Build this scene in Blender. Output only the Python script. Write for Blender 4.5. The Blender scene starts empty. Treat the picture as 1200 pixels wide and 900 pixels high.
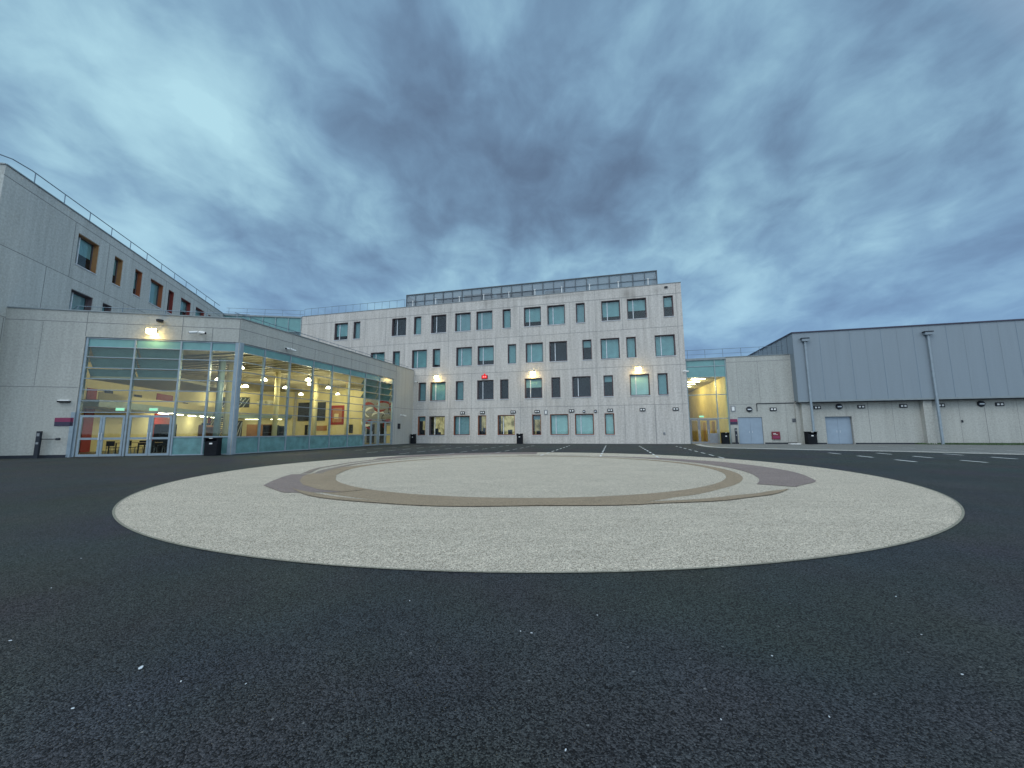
import bpy, bmesh, math, random
from mathutils import Vector, Matrix
R = math.radians
random.seed(7)
sc = bpy.context.scene
COL = sc.collection

# ------------------------------------------------------------------ camera
cd = bpy.data.cameras.new('camera')
cam = bpy.data.objects.new('camera', cd); COL.objects.link(cam)
cd.sensor_fit = 'HORIZONTAL'; cd.sensor_width = 36.0; cd.lens = 36.0 * 450 / 1200
cd.clip_start = 0.05; cd.clip_end = 4000
PITCH = math.atan2(55.3, 450.0)
cam.matrix_world = Matrix.Translation((0, 0, 1.3)) @ Matrix.Rotation(math.pi/2 + PITCH, 4, 'X') @ Matrix.Rotation(-0.006, 4, 'Z')
sc.camera = cam

# ------------------------------------------------------------------ sky, sun, exposure
SUN_AZ = R(230)      # compass style, clockwise from +Y : behind the camera, to the left
SUN_EL = R(46)
SUN_DIR = Vector((math.sin(SUN_AZ)*math.cos(SUN_EL), math.cos(SUN_AZ)*math.cos(SUN_EL), math.sin(SUN_EL)))
w = bpy.data.worlds.new('World'); sc.world = w; w.use_nodes = True
nt = w.node_tree; N = nt.nodes; L = nt.links
for n in list(N): N.remove(n)
def nd(tree, typ, **kw):
    n = tree.nodes.new(typ)
    for k, v in kw.items(): setattr(n, k, v)
    return n
def math_(tree, op, a, b=None, c=None, clamp=False):
    n = nd(tree, 'ShaderNodeMath', operation=op); n.use_clamp = clamp
    for i, v in enumerate((a, b, c)):
        if v is None: continue
        if isinstance(v, (int, float)): n.inputs[i].default_value = v
        else: tree.links.new(v, n.inputs[i])
    return n.outputs[0]
def mixc(tree, f, a, b, blend='MIX'):
    n = nd(tree, 'ShaderNodeMix', data_type='RGBA', blend_type=blend)
    for i, v in ((0, f), (6, a), (7, b)):
        if isinstance(v, (int, float)): n.inputs[i].default_value = v
        elif isinstance(v, tuple): n.inputs[i].default_value = (*v, 1)
        else: tree.links.new(v, n.inputs[i])
    return n.outputs[2]
def s2l(r, g, b):
    return tuple(((c/255+0.055)/1.055)**2.4 if c > 10 else c/255/12.92 for c in (r, g, b))

out = nd(nt, 'ShaderNodeOutputWorld')
bg = nd(nt, 'ShaderNodeBackground'); bg.inputs[1].default_value = 0.1
L.new(bg.outputs[0], out.inputs[0])
sky = nd(nt, 'ShaderNodeTexSky', sky_type='NISHITA'); sky.sun_disc = False
sky.sun_elevation = SUN_EL; sky.sun_rotation = SUN_AZ; sky.air_density = 1.5; sky.dust_density = 3
tc = nd(nt, 'ShaderNodeTexCoord')
sep = nd(nt, 'ShaderNodeSeparateXYZ'); L.new(tc.outputs['Generated'], sep.inputs[0])
zc = math_(nt, 'ADD', math_(nt, 'MAXIMUM', sep.outputs[2], 0.0), 0.26)
comb = nd(nt, 'ShaderNodeCombineXYZ')
L.new(math_(nt, 'DIVIDE', sep.outputs[0], zc), comb.inputs[0])
L.new(math_(nt, 'DIVIDE', sep.outputs[1], zc), comb.inputs[1])
def noise(tree, vec, scale, detail=4, rough=0.55, dist=0.0, out_='Fac'):
    n = nd(tree, 'ShaderNodeTexNoise'); n.inputs['Scale'].default_value = scale
    n.inputs['Detail'].default_value = detail; n.inputs['Roughness'].default_value = rough
    n.inputs['Distortion'].default_value = dist
    if vec is not None: tree.links.new(vec, n.inputs['Vector'])
    return n.outputs[out_]
mp = nd(nt, 'ShaderNodeMapping'); mp.inputs['Rotation'].default_value = (0, 0, R(-25)); mp.inputs['Scale'].default_value = (1.0, 0.8, 1)
mp.inputs['Location'].default_value = (3.1, 1.7, 0)
L.new(comb.outputs[0], mp.inputs[0])
n1 = noise(nt, mp.outputs[0], 0.85, 6, 0.50, 0.5)
n2 = noise(nt, mp.outputs[0], 2.6, 7, 0.52, 0.25)
n3 = noise(nt, mp.outputs[0], 7.5, 6, 0.55, 0.4)
nf = math_(nt, 'MULTIPLY_ADD', n3, 0.27, math_(nt, 'ADD', math_(nt, 'MULTIPLY', n1, 0.33), math_(nt, 'MULTIPLY', n2, 0.40)))
# broad cloud masses, by direction of the sky: (pixel x, y in the picture frame used to find the bearing, tightness, amount)
def bearing(x, y):
    v = Vector(((x-600)/450, (450-y)/450, -1))
    d = Matrix.Rotation(math.pi/2+PITCH, 3, 'X') @ Matrix.Rotation(-0.006, 3, 'Z') @ v
    return d.normalized()
warp = nd(nt, 'ShaderNodeVectorMath', operation='ADD')
nw = noise(nt, tc.outputs['Generated'], 5.0, 4, 0.6, 0.0, 'Color')
ws = nd(nt, 'ShaderNodeVectorMath', operation='MULTIPLY_ADD'); L.new(nw, ws.inputs[0])
ws.inputs[1].default_value = (0.34, 0.34, 0.34); ws.inputs[2].default_value = (-0.17, -0.17, -0.17)
L.new(tc.outputs['Generated'], warp.inputs[0]); L.new(ws.outputs[0], warp.inputs[1])
nrm = nd(nt, 'ShaderNodeVectorMath', operation='NORMALIZE'); L.new(warp.outputs[0], nrm.inputs[0])
blobs = [(560,190,20,-.09),(600,90,20,-.05),(380,60,18,-.09),(690,265,40,-.08),(480,170,26,-.08),(850,160,24,-.07),(980,60,22,-.07),(1120,40,14,-.06),
         (1150,290,16,-.09),(300,215,22,-.02),(260,290,30,-.03),(440,310,30,-.05),(60,60,12,.03),(190,150,40,.04),(100,120,40,.03),(250,190,60,.06),
         (560,22,160,.24),(440,75,90,.06),(600,130,200,.10),(790,45,80,.08),(1010,105,120,.16),(900,25,200,.10),(470,262,80,.12),(560,285,120,.10),
         (850,235,120,.10),(1010,230,70,.07),(860,385,50,.10),(1050,350,50,.08),(110,240,50,.05),(330,130,90,.04),(740,120,110,.05),(180,225,90,.09),(640,200,40,-.06),(0,0,8,.02)]
acc = math_(nt, 'ADD', math_(nt, 'MULTIPLY_ADD', math_(nt, 'SUBTRACT', nf, 0.5), 1.9, 0.5), 0.15)
for (x, y, k, a) in blobs:
    dp = nd(nt, 'ShaderNodeVectorMath', operation='DOT_PRODUCT'); L.new(nrm.outputs[0], dp.inputs[0]); dp.inputs[1].default_value = bearing(x, y)
    e = math_(nt, 'EXPONENT', math_(nt, 'MULTIPLY', math_(nt, 'SUBTRACT', dp.outputs['Value'], 1.0), float(k)))
    acc = math_(nt, 'MULTIPLY_ADD', e, float(a), acc)
ramp = nd(nt, 'ShaderNodeValToRGB'); L.new(acc, ramp.inputs[0])
cr = ramp.color_ramp; cr.interpolation = 'B_SPLINE'
cr.elements[0].position = 0.10; cr.elements[0].color = (*s2l(86,104,130), 1)
cr.elements[1].position = 0.95; cr.elements[1].color = (*s2l(180,222,236), 1)
for p, c in ((0.30, (98,121,149)), (0.46, (112,142,172)), (0.60, (128,164,193)), (0.75, (150,190,212))):
    e = cr.elements.new(p); e.color = (*s2l(*c), 1)
# lower sky is bluer
low = math_(nt, 'SUBTRACT', 1.0, math_(nt, 'MULTIPLY', sep.outputs[2], 2.2), clamp=True)
cl = mixc(nt, math_(nt, 'MULTIPLY', low, 0.62), ramp.outputs[0], s2l(124,163,212))
# pale glow added to the unseen sky behind the camera to brighten the facades
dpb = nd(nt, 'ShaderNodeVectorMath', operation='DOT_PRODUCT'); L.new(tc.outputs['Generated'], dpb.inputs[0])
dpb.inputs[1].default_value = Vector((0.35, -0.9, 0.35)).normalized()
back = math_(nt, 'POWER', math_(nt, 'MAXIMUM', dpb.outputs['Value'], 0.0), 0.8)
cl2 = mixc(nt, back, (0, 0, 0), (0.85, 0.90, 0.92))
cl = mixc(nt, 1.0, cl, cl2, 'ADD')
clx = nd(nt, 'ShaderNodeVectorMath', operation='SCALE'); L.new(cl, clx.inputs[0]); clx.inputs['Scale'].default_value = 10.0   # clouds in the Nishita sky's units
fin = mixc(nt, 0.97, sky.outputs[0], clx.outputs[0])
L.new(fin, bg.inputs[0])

sd = bpy.data.lights.new('sun', 'SUN'); sd.energy = 1.1; sd.angle = R(30); sd.color = (1.0, 0.95, 0.90)
so = bpy.data.objects.new('sun', sd); COL.objects.link(so)
so.rotation_euler = SUN_DIR.to_track_quat('Z', 'Y').to_euler(); so.location = (-20, -30, 40)
vs = sc.view_settings
vs.view_transform = 'Standard'; vs.look = 'None'; vs.gamma = 1; vs.exposure = 0.0; vs.use_curve_mapping = False

# ------------------------------------------------------------------ materials
def new_mat(name):
    m = bpy.data.materials.new(name); m.use_nodes = True
    t = m.node_tree
    for n in list(t.nodes): t.nodes.remove(n)
    o = nd(t, 'ShaderNodeOutputMaterial'); b = nd(t, 'ShaderNodeBsdfPrincipled')
    t.links.new(b.outputs[0], o.inputs[0])
    return m, t, b, o
def ramp2(t, fac, a, b, p0=0.0, p1=1.0):
    r = nd(t, 'ShaderNodeValToRGB'); t.links.new(fac, r.inputs[0])
    r.color_ramp.elements[0].position = p0; r.color_ramp.elements[0].color = (*a, 1)
    r.color_ramp.elements[1].position = p1; r.color_ramp.elements[1].color = (*b, 1)
    return r.outputs[0]
def plain(name, col, rough=0.6, metal=0.0, vary=0.12, scale=3.0, spec=0.5):
    m, t, b, o = new_mat(name)
    c = nd(t, 'ShaderNodeTexCoord')
    n = noise(t, c.outputs['Object'], scale, 5, 0.6)
    lo = tuple(x*(1-vary) for x in col); hi = tuple(min(1, x*(1+vary)) for x in col)
    t.links.new(ramp2(t, n, lo, hi, 0.3, 0.7), b.inputs['Base Color'])
    b.inputs['Roughness'].default_value = rough; b.inputs['Metallic'].default_value = metal
    b.inputs['Specular IOR Level'].default_value = spec
    return m
def concrete(name, col, grain=0.16, streak=0.12, gs=12.0, stains=()):
    m, t, b, o = new_mat(name)
    c = nd(t, 'ShaderNodeTexCoord'); ob = c.outputs['Object']
    g = noise(t, ob, gs, 3, 0.75)                       # exposed aggregate
    g2 = noise(t, ob, 55.0, 2, 0.6)
    mps = nd(t, 'ShaderNodeMapping'); mps.inputs['Scale'].default_value = (2.6, 2.6, 0.16); t.links.new(ob, mps.inputs[0])
    s = noise(t, mps.outputs[0], 1.0, 5, 0.65)           # rain streaks
    big = noise(t, ob, 0.28, 3, 0.5)
    v = math_(t, 'MULTIPLY_ADD', math_(t, 'SUBTRACT', g, 0.5), grain*2.4, 1.0)
    v = math_(t, 'MULTIPLY_ADD', math_(t, 'SUBTRACT', g2, 0.5), grain*1.2, v)
    spp = nd(t, 'ShaderNodeSeparateXYZ'); t.links.new(ob, spp.inputs[0])       # panels cast on different days differ a little
    cp_ = nd(t, 'ShaderNodeCombineXYZ')
    t.links.new(math_(t, 'FLOOR', math_(t, 'DIVIDE', math_(t, 'ADD', spp.outputs[0], 0.2), 2.75)), cp_.inputs[0]); t.links.new(math_(t, 'FLOOR', math_(t, 'DIVIDE', spp.outputs[2], 3.86)), cp_.inputs[2])
    wn = nd(t, 'ShaderNodeTexWhiteNoise'); t.links.new(cp_.outputs[0], wn.inputs['Vector'])
    v = math_(t, 'MULTIPLY_ADD', math_(t, 'SUBTRACT', wn.outputs['Value'], 0.5), 0.09, v)
    v = math_(t, 'MULTIPLY_ADD', math_(t, 'SUBTRACT', s, 0.5), streak*2.6, v)
    v = math_(t, 'MULTIPLY_ADD', math_(t, 'SUBTRACT', big, 0.5), 0.22, v)
    # dark drip stains where the noise peaks
    st = math_(t, 'MULTIPLY', math_(t, 'SUBTRACT', noise(t, mps.outputs[0], 0.55, 6, 0.7), 0.60, clamp=True), 1.5, clamp=True)
    v = math_(t, 'SUBTRACT', v, st)
    if stains:
        sp = nd(t, 'ShaderNodeSeparateXYZ'); t.links.new(ob, sp.inputs[0])
        for (sx0, sz0, wx, wz, am) in stains:
            ex = math_(t, 'POWER', math_(t, 'DIVIDE', math_(t, 'SUBTRACT', sp.outputs[0], sx0), wx), 2.0)
            ez = math_(t, 'POWER', math_(t, 'DIVIDE', math_(t, 'SUBTRACT', sp.outputs[2], sz0), wz), 2.0)
            e_ = math_(t, 'EXPONENT', math_(t, 'MULTIPLY', math_(t, 'ADD', ex, ez), -1.0))
            v = math_(t, 'SUBTRACT', v, math_(t, 'MULTIPLY', math_(t, 'MULTIPLY', e_, am), math_(t, 'MULTIPLY_ADD', g, 1.4, 0.2)))
    sc_ = nd(t, 'ShaderNodeVectorMath', operation='SCALE'); sc_.inputs[0].default_value = col; t.links.new(v, sc_.inputs['Scale'])
    hue = mixc(t, math_(t, 'MULTIPLY', big, 0.35), sc_.outputs[0], tuple(x*y for x, y in zip(col, (1.06, 0.98, 0.86))))
    t.links.new(hue, b.inputs['Base Color'])
    b.inputs['Roughness'].default_value = 0.85; b.inputs['Specular IOR Level'].default_value = 0.25
    bu = nd(t, 'ShaderNodeBump'); bu.inputs['Strength'].default_value = 0.35; bu.inputs['Distance'].default_value = 0.02
    t.links.new(g, bu.inputs['Height']); t.links.new(bu.outputs[0], b.inputs['Normal'])
    return m
def glass(name, tint=(0.92,0.97,0.95), refl=0.05, ior=1.5, rough=0.02):
    m, t, b, o = new_mat(name); t.nodes.remove(b)
    tr = nd(t, 'ShaderNodeBsdfTransparent'); tr.inputs[0].default_value = (*tint, 1)
    gl = nd(t, 'ShaderNodeBsdfGlossy'); gl.inputs['Roughness'].default_value = rough; gl.inputs[0].default_value = (0.9, 0.95, 0.97, 1)
    c = nd(t, 'ShaderNodeTexCoord'); bu = nd(t, 'ShaderNodeBump'); bu.inputs['Strength'].default_value = 0.015; bu.inputs['Distance'].default_value = 0.1
    t.links.new(noise(t, c.outputs['Object'], 0.9, 2, 0.5), bu.inputs['Height']); t.links.new(bu.outputs[0], gl.inputs['Normal'])
    fr = nd(t, 'ShaderNodeLayerWeight'); fr.inputs[0].default_value = 0.5      # Schlick reflectance, the same from both faces of a pane
    f = math_(t, 'MULTIPLY_ADD', math_(t, 'POWER', fr.outputs['Facing'], 5.0), 0.85, refl, clamp=True)
    mx = nd(t, 'ShaderNodeMixShader'); t.links.new(f, mx.inputs[0]); t.links.new(tr.outputs[0], mx.inputs[1]); t.links.new(gl.outputs[0], mx.inputs[2])
    t.links.new(mx.outputs[0], o.inputs[0])
    return m
def emit(name, col, strength):
    m, t, b, o = new_mat(name); t.nodes.remove(b)
    e = nd(t, 'ShaderNodeEmission'); e.inputs[0].default_value = (*col, 1); e.inputs[1].default_value = strength
    t.links.new(e.outputs[0], o.inputs[0]); return m

M = {}
M['precast'] = concrete('precast_concrete', (0.49, 0.485, 0.475), 0.46, 0.36, 6.0, [(-5.2,15.3,0.6,0.6,.5),(-4.5,14.6,0.25,1.0,.3),(-20.4,15.5,0.2,0.7,.4),(-8.3,13.2,0.1,1.8,.25),(-2.3,15.4,0.4,0.35,.3),(-14,15.7,5,0.12,.25),(-27.5,15.4,.3,.4,.25)])
M['precast_low'] = concrete('precast_concrete_low', (0.375, 0.395, 0.385), 0.40, 0.2, 9.0)
M['precast_wing'] = concrete('precast_concrete_wing', (0.44, 0.475, 0.475), 0.44, 0.28, 8.0)
M['joint'] = plain('joint_sealant', (0.19, 0.20, 0.205), 0.9)
M['coping'] = plain('coping_metal', (0.22, 0.26, 0.28), 0.5, 0.3)
M['roofing'] = plain('roof_membrane', (0.16, 0.17, 0.18), 0.9)
M['plum'] = plain('window_frame_plum', (0.11, 0.085, 0.095), 0.5)
M['orange'] = plain('reveal_orange', (0.33, 0.18, 0.075), 0.55)
M['rust'] = plain('reveal_rust', (0.30, 0.10, 0.04), 0.55)
M['red'] = plain('reveal_red', (0.22, 0.04, 0.035), 0.55)
M['mull'] = plain('mullion_silver', (0.60, 0.66, 0.72), 0.4, 0.0)
M['alu'] = plain('frame_blue_grey', (0.24, 0.31, 0.365), 0.4, 0.2)
M['alu2'] = plain('frame_teal_grey', (0.24, 0.33, 0.36), 0.4, 0.2)
M['blind'] = plain('blind_teal', (0.20, 0.37, 0.40), 0.8, 0, 0.14, 1.2)
M['blind_pale'] = plain('blind_pale', (0.38, 0.58, 0.57), 0.8, 0, 0.10, 1.2)
M['blind_grey'] = plain('blind_grey', (0.20, 0.33, 0.37), 0.8, 0, 0.12, 1.2)
M['dark'] = plain('room_dark', (0.016, 0.019, 0.03), 0.9, 0, 0.3, spec=0.0)
M['glass'] = glass('window_glass', (0.90, 0.95, 0.95), 0.032)
M['clear'] = glass('clear_glazing', (0.93, 0.965, 0.92), 0.03)
M['spandrel'] = plain('spandrel_teal', (0.13, 0.30, 0.31), 0.22, 0.0, 0.12, 1.5)
M['spandrel_low'] = plain('spandrel_low_teal', (0.11, 0.24, 0.25), 0.25, 0.0, 0.25, 2.5)
M['louvre'] = plain('louvre_teal', (0.11, 0.22, 0.24), 0.4, 0.0, 0.12)
M['cream'] = plain('cream_plaster', (0.56, 0.50, 0.29), 0.8, 0, 0.06)
M['yellow'] = plain('yellow_plaster', (0.74, 0.60, 0.25), 0.7, 0, 0.12, 1.0)
M['ceil'] = plain('ceiling_metal', (0.28, 0.25, 0.16), 0.6)
M['floor_in'] = plain('vinyl_floor', (0.14, 0.12, 0.09), 0.35)
M['redp'] = plain('red_paint', (0.24, 0.014, 0.010), 0.5, spec=0.2)
M['black'] = plain('black_plastic', (0.009, 0.011, 0.015), 0.6, 0, 0.3, spec=0.12)
M['dgrey'] = plain('dark_grey_paint', (0.028, 0.034, 0.045), 0.6, spec=0.15)
M['mgrey'] = plain('mid_grey_paint', (0.20, 0.22, 0.24), 0.5)
M['white'] = plain('white_paint', (0.72, 0.74, 0.74), 0.5, 0, 0.06)
M['rail'] = plain('galvanised_rail', (0.16, 0.22, 0.28), 0.45, 0.4)
M['bluedoor'] = plain('pale_blue_door_paint', (0.24, 0.315, 0.40), 0.5, 0, 0.08, 1.5)
M['magenta'] = plain('magenta_vinyl', (0.20, 0.02, 0.075), 0.4, 0, 0.06)
M['navy'] = plain('navy_vinyl', (0.025, 0.022, 0.055), 0.4, 0, 0.06)
M['tan'] = plain('chipboard_brown', (0.30, 0.14, 0.06), 0.6)
M['wood'] = plain('beech_veneer', (0.45, 0.28, 0.12), 0.5)
M['bulb'] = emit('lamp_glow_warm', (1.0, 0.93, 0.70), 14)
M['strip'] = emit('strip_light_glow', (1.0, 0.93, 0.62), 12)
M['flood'] = emit('floodlight_glow', (1.0, 0.72, 0.25), 60)
M['redglow'] = emit('red_beacon_glow', (1.0, 0.05, 0.06), 1.0)
M['bulb_red'] = emit('red_beacon_core', (1.0, 0.35, 0.32), 1.3)
M['exitglow'] = emit('exit_sign_glow', (0.35, 0.9, 0.62), 1.1)
M['pavewhite'] = plain('road_marking_white', (0.66, 0.69, 0.70), 0.7, 0, 0.22, 6)
M['pavedull'] = plain('road_marking_worn', (0.42, 0.43, 0.43), 0.8, 0, 0.35, 6)

# cladding : blue grey coated sheet
def cladding():
    m, t, b, o = new_mat('cladding_blue_grey')
    c = nd(t, 'ShaderNodeTexCoord'); ob = c.outputs['Object']
    mps = nd(t, 'ShaderNodeMapping'); mps.inputs['Scale'].default_value = (1.6, 1.6, 0.12); t.links.new(ob, mps.inputs[0])
    s = noise(t, mps.outputs[0], 1.2, 4, 0.6); g = noise(t, ob, 9, 3, 0.7)
    v = math_(t, 'MULTIPLY_ADD', s, 0.20, math_(t, 'MULTIPLY_ADD', g, 0.18, 0.81))
    sx = nd(t, 'ShaderNodeVectorMath', operation='SCALE'); sx.inputs[0].default_value = (0.205, 0.255, 0.30); t.links.new(v, sx.inputs['Scale'])
    t.links.new(sx.outputs[0], b.inputs['Base Color']); b.inputs['Roughness'].default_value = 0.5; b.inputs['Metallic'].default_value = 0.15
    return m
M['clad'] = cladding()
def mesh_screen():
    m, t, b, o = new_mat('perforated_mesh')
    b.inputs['Base Color'].default_value = (0.25, 0.30, 0.34, 1); b.inputs['Roughness'].default_value = 0.5
    tr = nd(t, 'ShaderNodeBsdfTransparent'); mx = nd(t, 'ShaderNodeMixShader'); mx.inputs[0].default_value = 0.6
    t.links.new(tr.outputs[0], mx.inputs[1]); t.links.new(b.outputs[0], mx.inputs[2]); t.links.new(mx.outputs[0], o.inputs[0])
    return m
M['pipe'] = plain('pipe_grey_paint', (0.23, 0.29, 0.34), 0.5)
M['mesh'] = mesh_screen()
def tarmac():
    m, t, b, o = new_mat('tarmac')
    c = nd(t, 'ShaderNodeTexCoord'); ob = c.outputs['Object']
    vo = nd(t, 'ShaderNodeTexVoronoi'); vo.inputs['Scale'].default_value = 125; t.links.new(ob, vo.inputs['Vector'])
    vc = nd(t, 'ShaderNodeSeparateColor'); t.links.new(vo.outputs['Color'], vc.inputs[0])
    base = ramp2(t, vc.outputs[0], (0.005, 0.007, 0.009), (0.078, 0.090, 0.094), 0.15, 1.0)
    patch = noise(t, ob, 0.35, 5, 0.6); fine = noise(t, ob, 3.5, 4, 0.6)
    pv = math_(t, 'MULTIPLY_ADD', patch, 0.7, math_(t, 'MULTIPLY_ADD', fine, 0.5, 0.42))
    sx = nd(t, 'ShaderNodeVectorMath', operation='SCALE'); t.links.new(base, sx.inputs[0]); t.links.new(pv, sx.inputs['Scale'])
    # odd pale stones and flecks
    v2 = nd(t, 'ShaderNodeTexVoronoi'); v2.inputs['Scale'].default_value = 42; t.links.new(ob, v2.inputs['Vector'])
    c2 = nd(t, 'ShaderNodeSeparateColor'); t.links.new(v2.outputs['Color'], c2.inputs[0])
    fl = math_(t, 'MULTIPLY', math_(t, 'GREATER_THAN', c2.outputs[1], 0.995), math_(t, 'LESS_THAN', v2.outputs['Distance'], 0.30))
    hn = noise(t, ob, 0.55, 2, 0.5, 0, 'Color'); hs = nd(t, 'ShaderNodeVectorMath', operation='MULTIPLY_ADD'); t.links.new(hn, hs.inputs[0])
    hs.inputs[1].default_value = (0.7, 0.6, 0.7); hs.inputs[2].default_value = (0.62, 0.70, 0.66)
    hv = nd(t, 'ShaderNodeVectorMath', operation='MULTIPLY'); t.links.new(sx.outputs[0], hv.inputs[0]); t.links.new(hs.outputs[0], hv.inputs[1])
    col = mixc(t, math_(t, 'MULTIPLY', fl, 0.5), hv.outputs[0], (0.30, 0.32, 0.33))
    t.links.new(col, b.inputs['Base Color']); b.inputs['Roughness'].default_value = 0.75; b.inputs['Specular IOR Level'].default_value = 0.22
    bu = nd(t, 'ShaderNodeBump'); bu.inputs['Strength'].default_value = 1.0; bu.inputs['Distance'].default_value = 0.012; bu.invert = True
    t.links.new(vo.outputs['Distance'], bu.inputs['Height']); t.links.new(bu.outputs[0], b.inputs['Normal'])
    return m
M['tarmac'] = tarmac()
def gravel(name, a, c_, sc1=110, dirt=0.3):
    m, t, b, o = new_mat(name)
    c = nd(t, 'ShaderNodeTexCoord'); ob = c.outputs['Object']
    vo = nd(t, 'ShaderNodeTexVoronoi'); vo.inputs['Scale'].default_value = sc1; t.links.new(ob, vo.inputs['Vector'])
    vc = nd(t, 'ShaderNodeSeparateColor'); t.links.new(vo.outputs['Color'], vc.inputs[0])
    base = ramp2(t, vc.outputs[0], a, c_, 0.0, 1.0)
    patch = noise(t, ob, 0.9, 6, 0.62); mid = noise(t, ob, 28, 3, 0.6); clump = noise(t, ob, 9, 3, 0.7)
    mps = nd(t, 'ShaderNodeMapping'); mps.inputs['Scale'].default_value = (0.5, 3.2, 1); mps.inputs['Rotation'].default_value = (0, 0, R(8)); t.links.new(ob, mps.inputs[0])
    sw = noise(t, mps.outputs[0], 1.1, 5, 0.6)
    pv = math_(t, 'MULTIPLY_ADD', patch, dirt, math_(t, 'MULTIPLY_ADD', mid, 0.55, 0.24))
    pv = math_(t, 'MULTIPLY_ADD', clump, 0.42, pv); pv = math_(t, 'MULTIPLY_ADD', sw, 0.30, pv)
    sx = nd(t, 'ShaderNodeVectorMath', operation='SCALE'); t.links.new(base, sx.inputs[0]); t.links.new(pv, sx.inputs['Scale'])
    t.links.new(sx.outputs[0], b.inputs['Base Color']); b.inputs['Roughness'].default_value = 0.8; b.inputs['Specular IOR Level'].default_value = 0.25
    bu = nd(t, 'ShaderNodeBump'); bu.inputs['Strength'].default_value = 0.8; bu.inputs['Distance'].default_value = 0.01; bu.invert = True
    t.links.new(vo.outputs['Distance'], bu.inputs['Height']); t.links.new(bu.outputs[0], b.inputs['Normal'])
    return m
M['gravel'] = gravel('resin_gravel_pale', (0.17, 0.15, 0.115), (0.76, 0.69, 0.575))
M['gtan'] = gravel('resin_gravel_tan', (0.17, 0.135, 0.095), (0.42, 0.33, 0.23))
M['gpurple'] = gravel('resin_gravel_mauve', (0.14, 0.112, 0.105), (0.32, 0.262, 0.245))
M['gbrown'] = gravel('resin_gravel_brown', (0.15, 0.125, 0.11), (0.33, 0.28, 0.24))
M['edging'] = gravel('edging_strip', (0.16, 0.16, 0.13), (0.34, 0.33, 0.27))
M['kerb'] = gravel('kerb_concrete', (0.30, 0.31, 0.30), (0.48, 0.49, 0.47), 60)
M['pavement'] = gravel('pavement_grey', (0.09, 0.095, 0.095), (0.20, 0.21, 0.20), 60, 0.5)
M['grass'] = plain('mossy_grass', (0.055, 0.10, 0.045), 0.95, 0, 0.5, 9)

# ------------------------------------------------------------------ mesh helpers
class Frame:
    """upright local frame: x along a wall, y away from its outer face into the building, z up"""
    def __init__(s, x, y, deg): s.o = Vector((x, y, 0)); s.a = R(deg)
    def w(s, x, y, z=0.0):
        c, n = math.cos(s.a), math.sin(s.a)
        return Vector((s.o.x + c*x - n*y, s.o.y + n*x + c*y, z))
class MB:
    def __init__(s, *mats): s.v = []; s.f = []; s.mi = []; s.mats = list(mats); s.cur = 0; s.smooth = False
    def m(s, name):
        if name not in s.mats: s.mats.append(name)
        s.cur = s.mats.index(name); return s
    def face(s, pts):
        b = len(s.v); s.v += [tuple(p) for p in pts]; s.f.append(tuple(range(b, b+len(pts)))); s.mi.append(s.cur)
    def box(s, x0, x1, y0, y1, z0, z1):
        b = len(s.v)
        s.v += [(x, y, z) for z in (z0, z1) for x, y in ((x0,y0),(x1,y0),(x1,y1),(x0,y1))]
        for q in ((0,3,2,1),(4,5,6,7),(0,1,5,4),(1,2,6,5),(2,3,7,6),(3,0,4,7)):
            s.f.append(tuple(b+i for i in q)); s.mi.append(s.cur)
        return s
    def prism(s, poly, z0, z1):
        n = len(poly); b = len(s.v)
        s.v += [(x, y, z0) for x, y in poly] + [(x, y, z1) for x, y in poly]
        s.f.append(tuple(b+i for i in reversed(range(n)))); s.mi.append(s.cur)
        s.f.append(tuple(b+n+i for i in range(n))); s.mi.append(s.cur)
        for i in range(n):
            j = (i+1) % n; s.f.append((b+i, b+j, b+n+j, b+n+i)); s.mi.append(s.cur)
        return s
    def tube(s, p0, p1, r, n=8, r2=None):
        p0 = Vector(p0); p1 = Vector(p1); d = (p1-p0)
        q = d.to_track_quat('Z', 'Y'); b = len(s.v); r2 = r if r2 is None else r2
        for p, rr in ((p0, r), (p1, r2)):
            for i in range(n):
                a = 2*math.pi*i/n; s.v.append(tuple(p + q @ Vector((math.cos(a)*rr, math.sin(a)*rr, 0))))
        for i in range(n):
            j = (i+1) % n; s.f.append((b+i, b+j, b+n+j, b+n+i)); s.mi.append(s.cur)
        s.f.append(tuple(b+i for i in reversed(range(n)))); s.mi.append(s.cur)
        s.f.append(tuple(b+n+i for i in range(n))); s.mi.append(s.cur)
        return s
    def lathe(s, prof, c=(0,0,0), n=20, axis='Z'):
        b = len(s.v); k = len(prof)
        for r, z in prof:
            for i in range(n):
                a = 2*math.pi*i/n
                x, y = math.cos(a)*r, math.sin(a)*r
                p = (x, y, z) if axis == 'Z' else (x, z, y)
                s.v.append((p[0]+c[0], p[1]+c[1], p[2]+c[2]))
        for q in range(k-1):
            for i in range(n):
                j = (i+1) % n; s.f.append((b+q*n+i, b+q*n+j, b+(q+1)*n+j, b+(q+1)*n+i)); s.mi.append(s.cur)
        s.f.append(tuple(b+i for i in range(n))); s.mi.append(s.cur)
        s.f.append(tuple(b+(k-1)*n+i for i in range(n))); s.mi.append(s.cur)
        return s
    def mesh(s, name):
        me = bpy.data.meshes.new(name); me.from_pydata(s.v, [], s.f)
        for k in s.mats: me.materials.append(M[k])
        me.polygons.foreach_set('material_index', s.mi)
        bm = bmesh.new(); bm.from_mesh(me); bmesh.ops.recalc_face_normals(bm, faces=bm.faces) if not s.smooth == 'raw' else None
        bm.to_mesh(me); bm.free()
        if s.smooth is True:
            me.polygons.foreach_set('use_smooth', [True]*len(me.polygons))
        me.update(); return me
def tag(o, label=None, cat=None, group=None, kind=None):
    if label: o['label'] = label
    if cat: o['category'] = cat
    if group: o['group'] = group
    if kind: o['kind'] = kind
    return o
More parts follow.
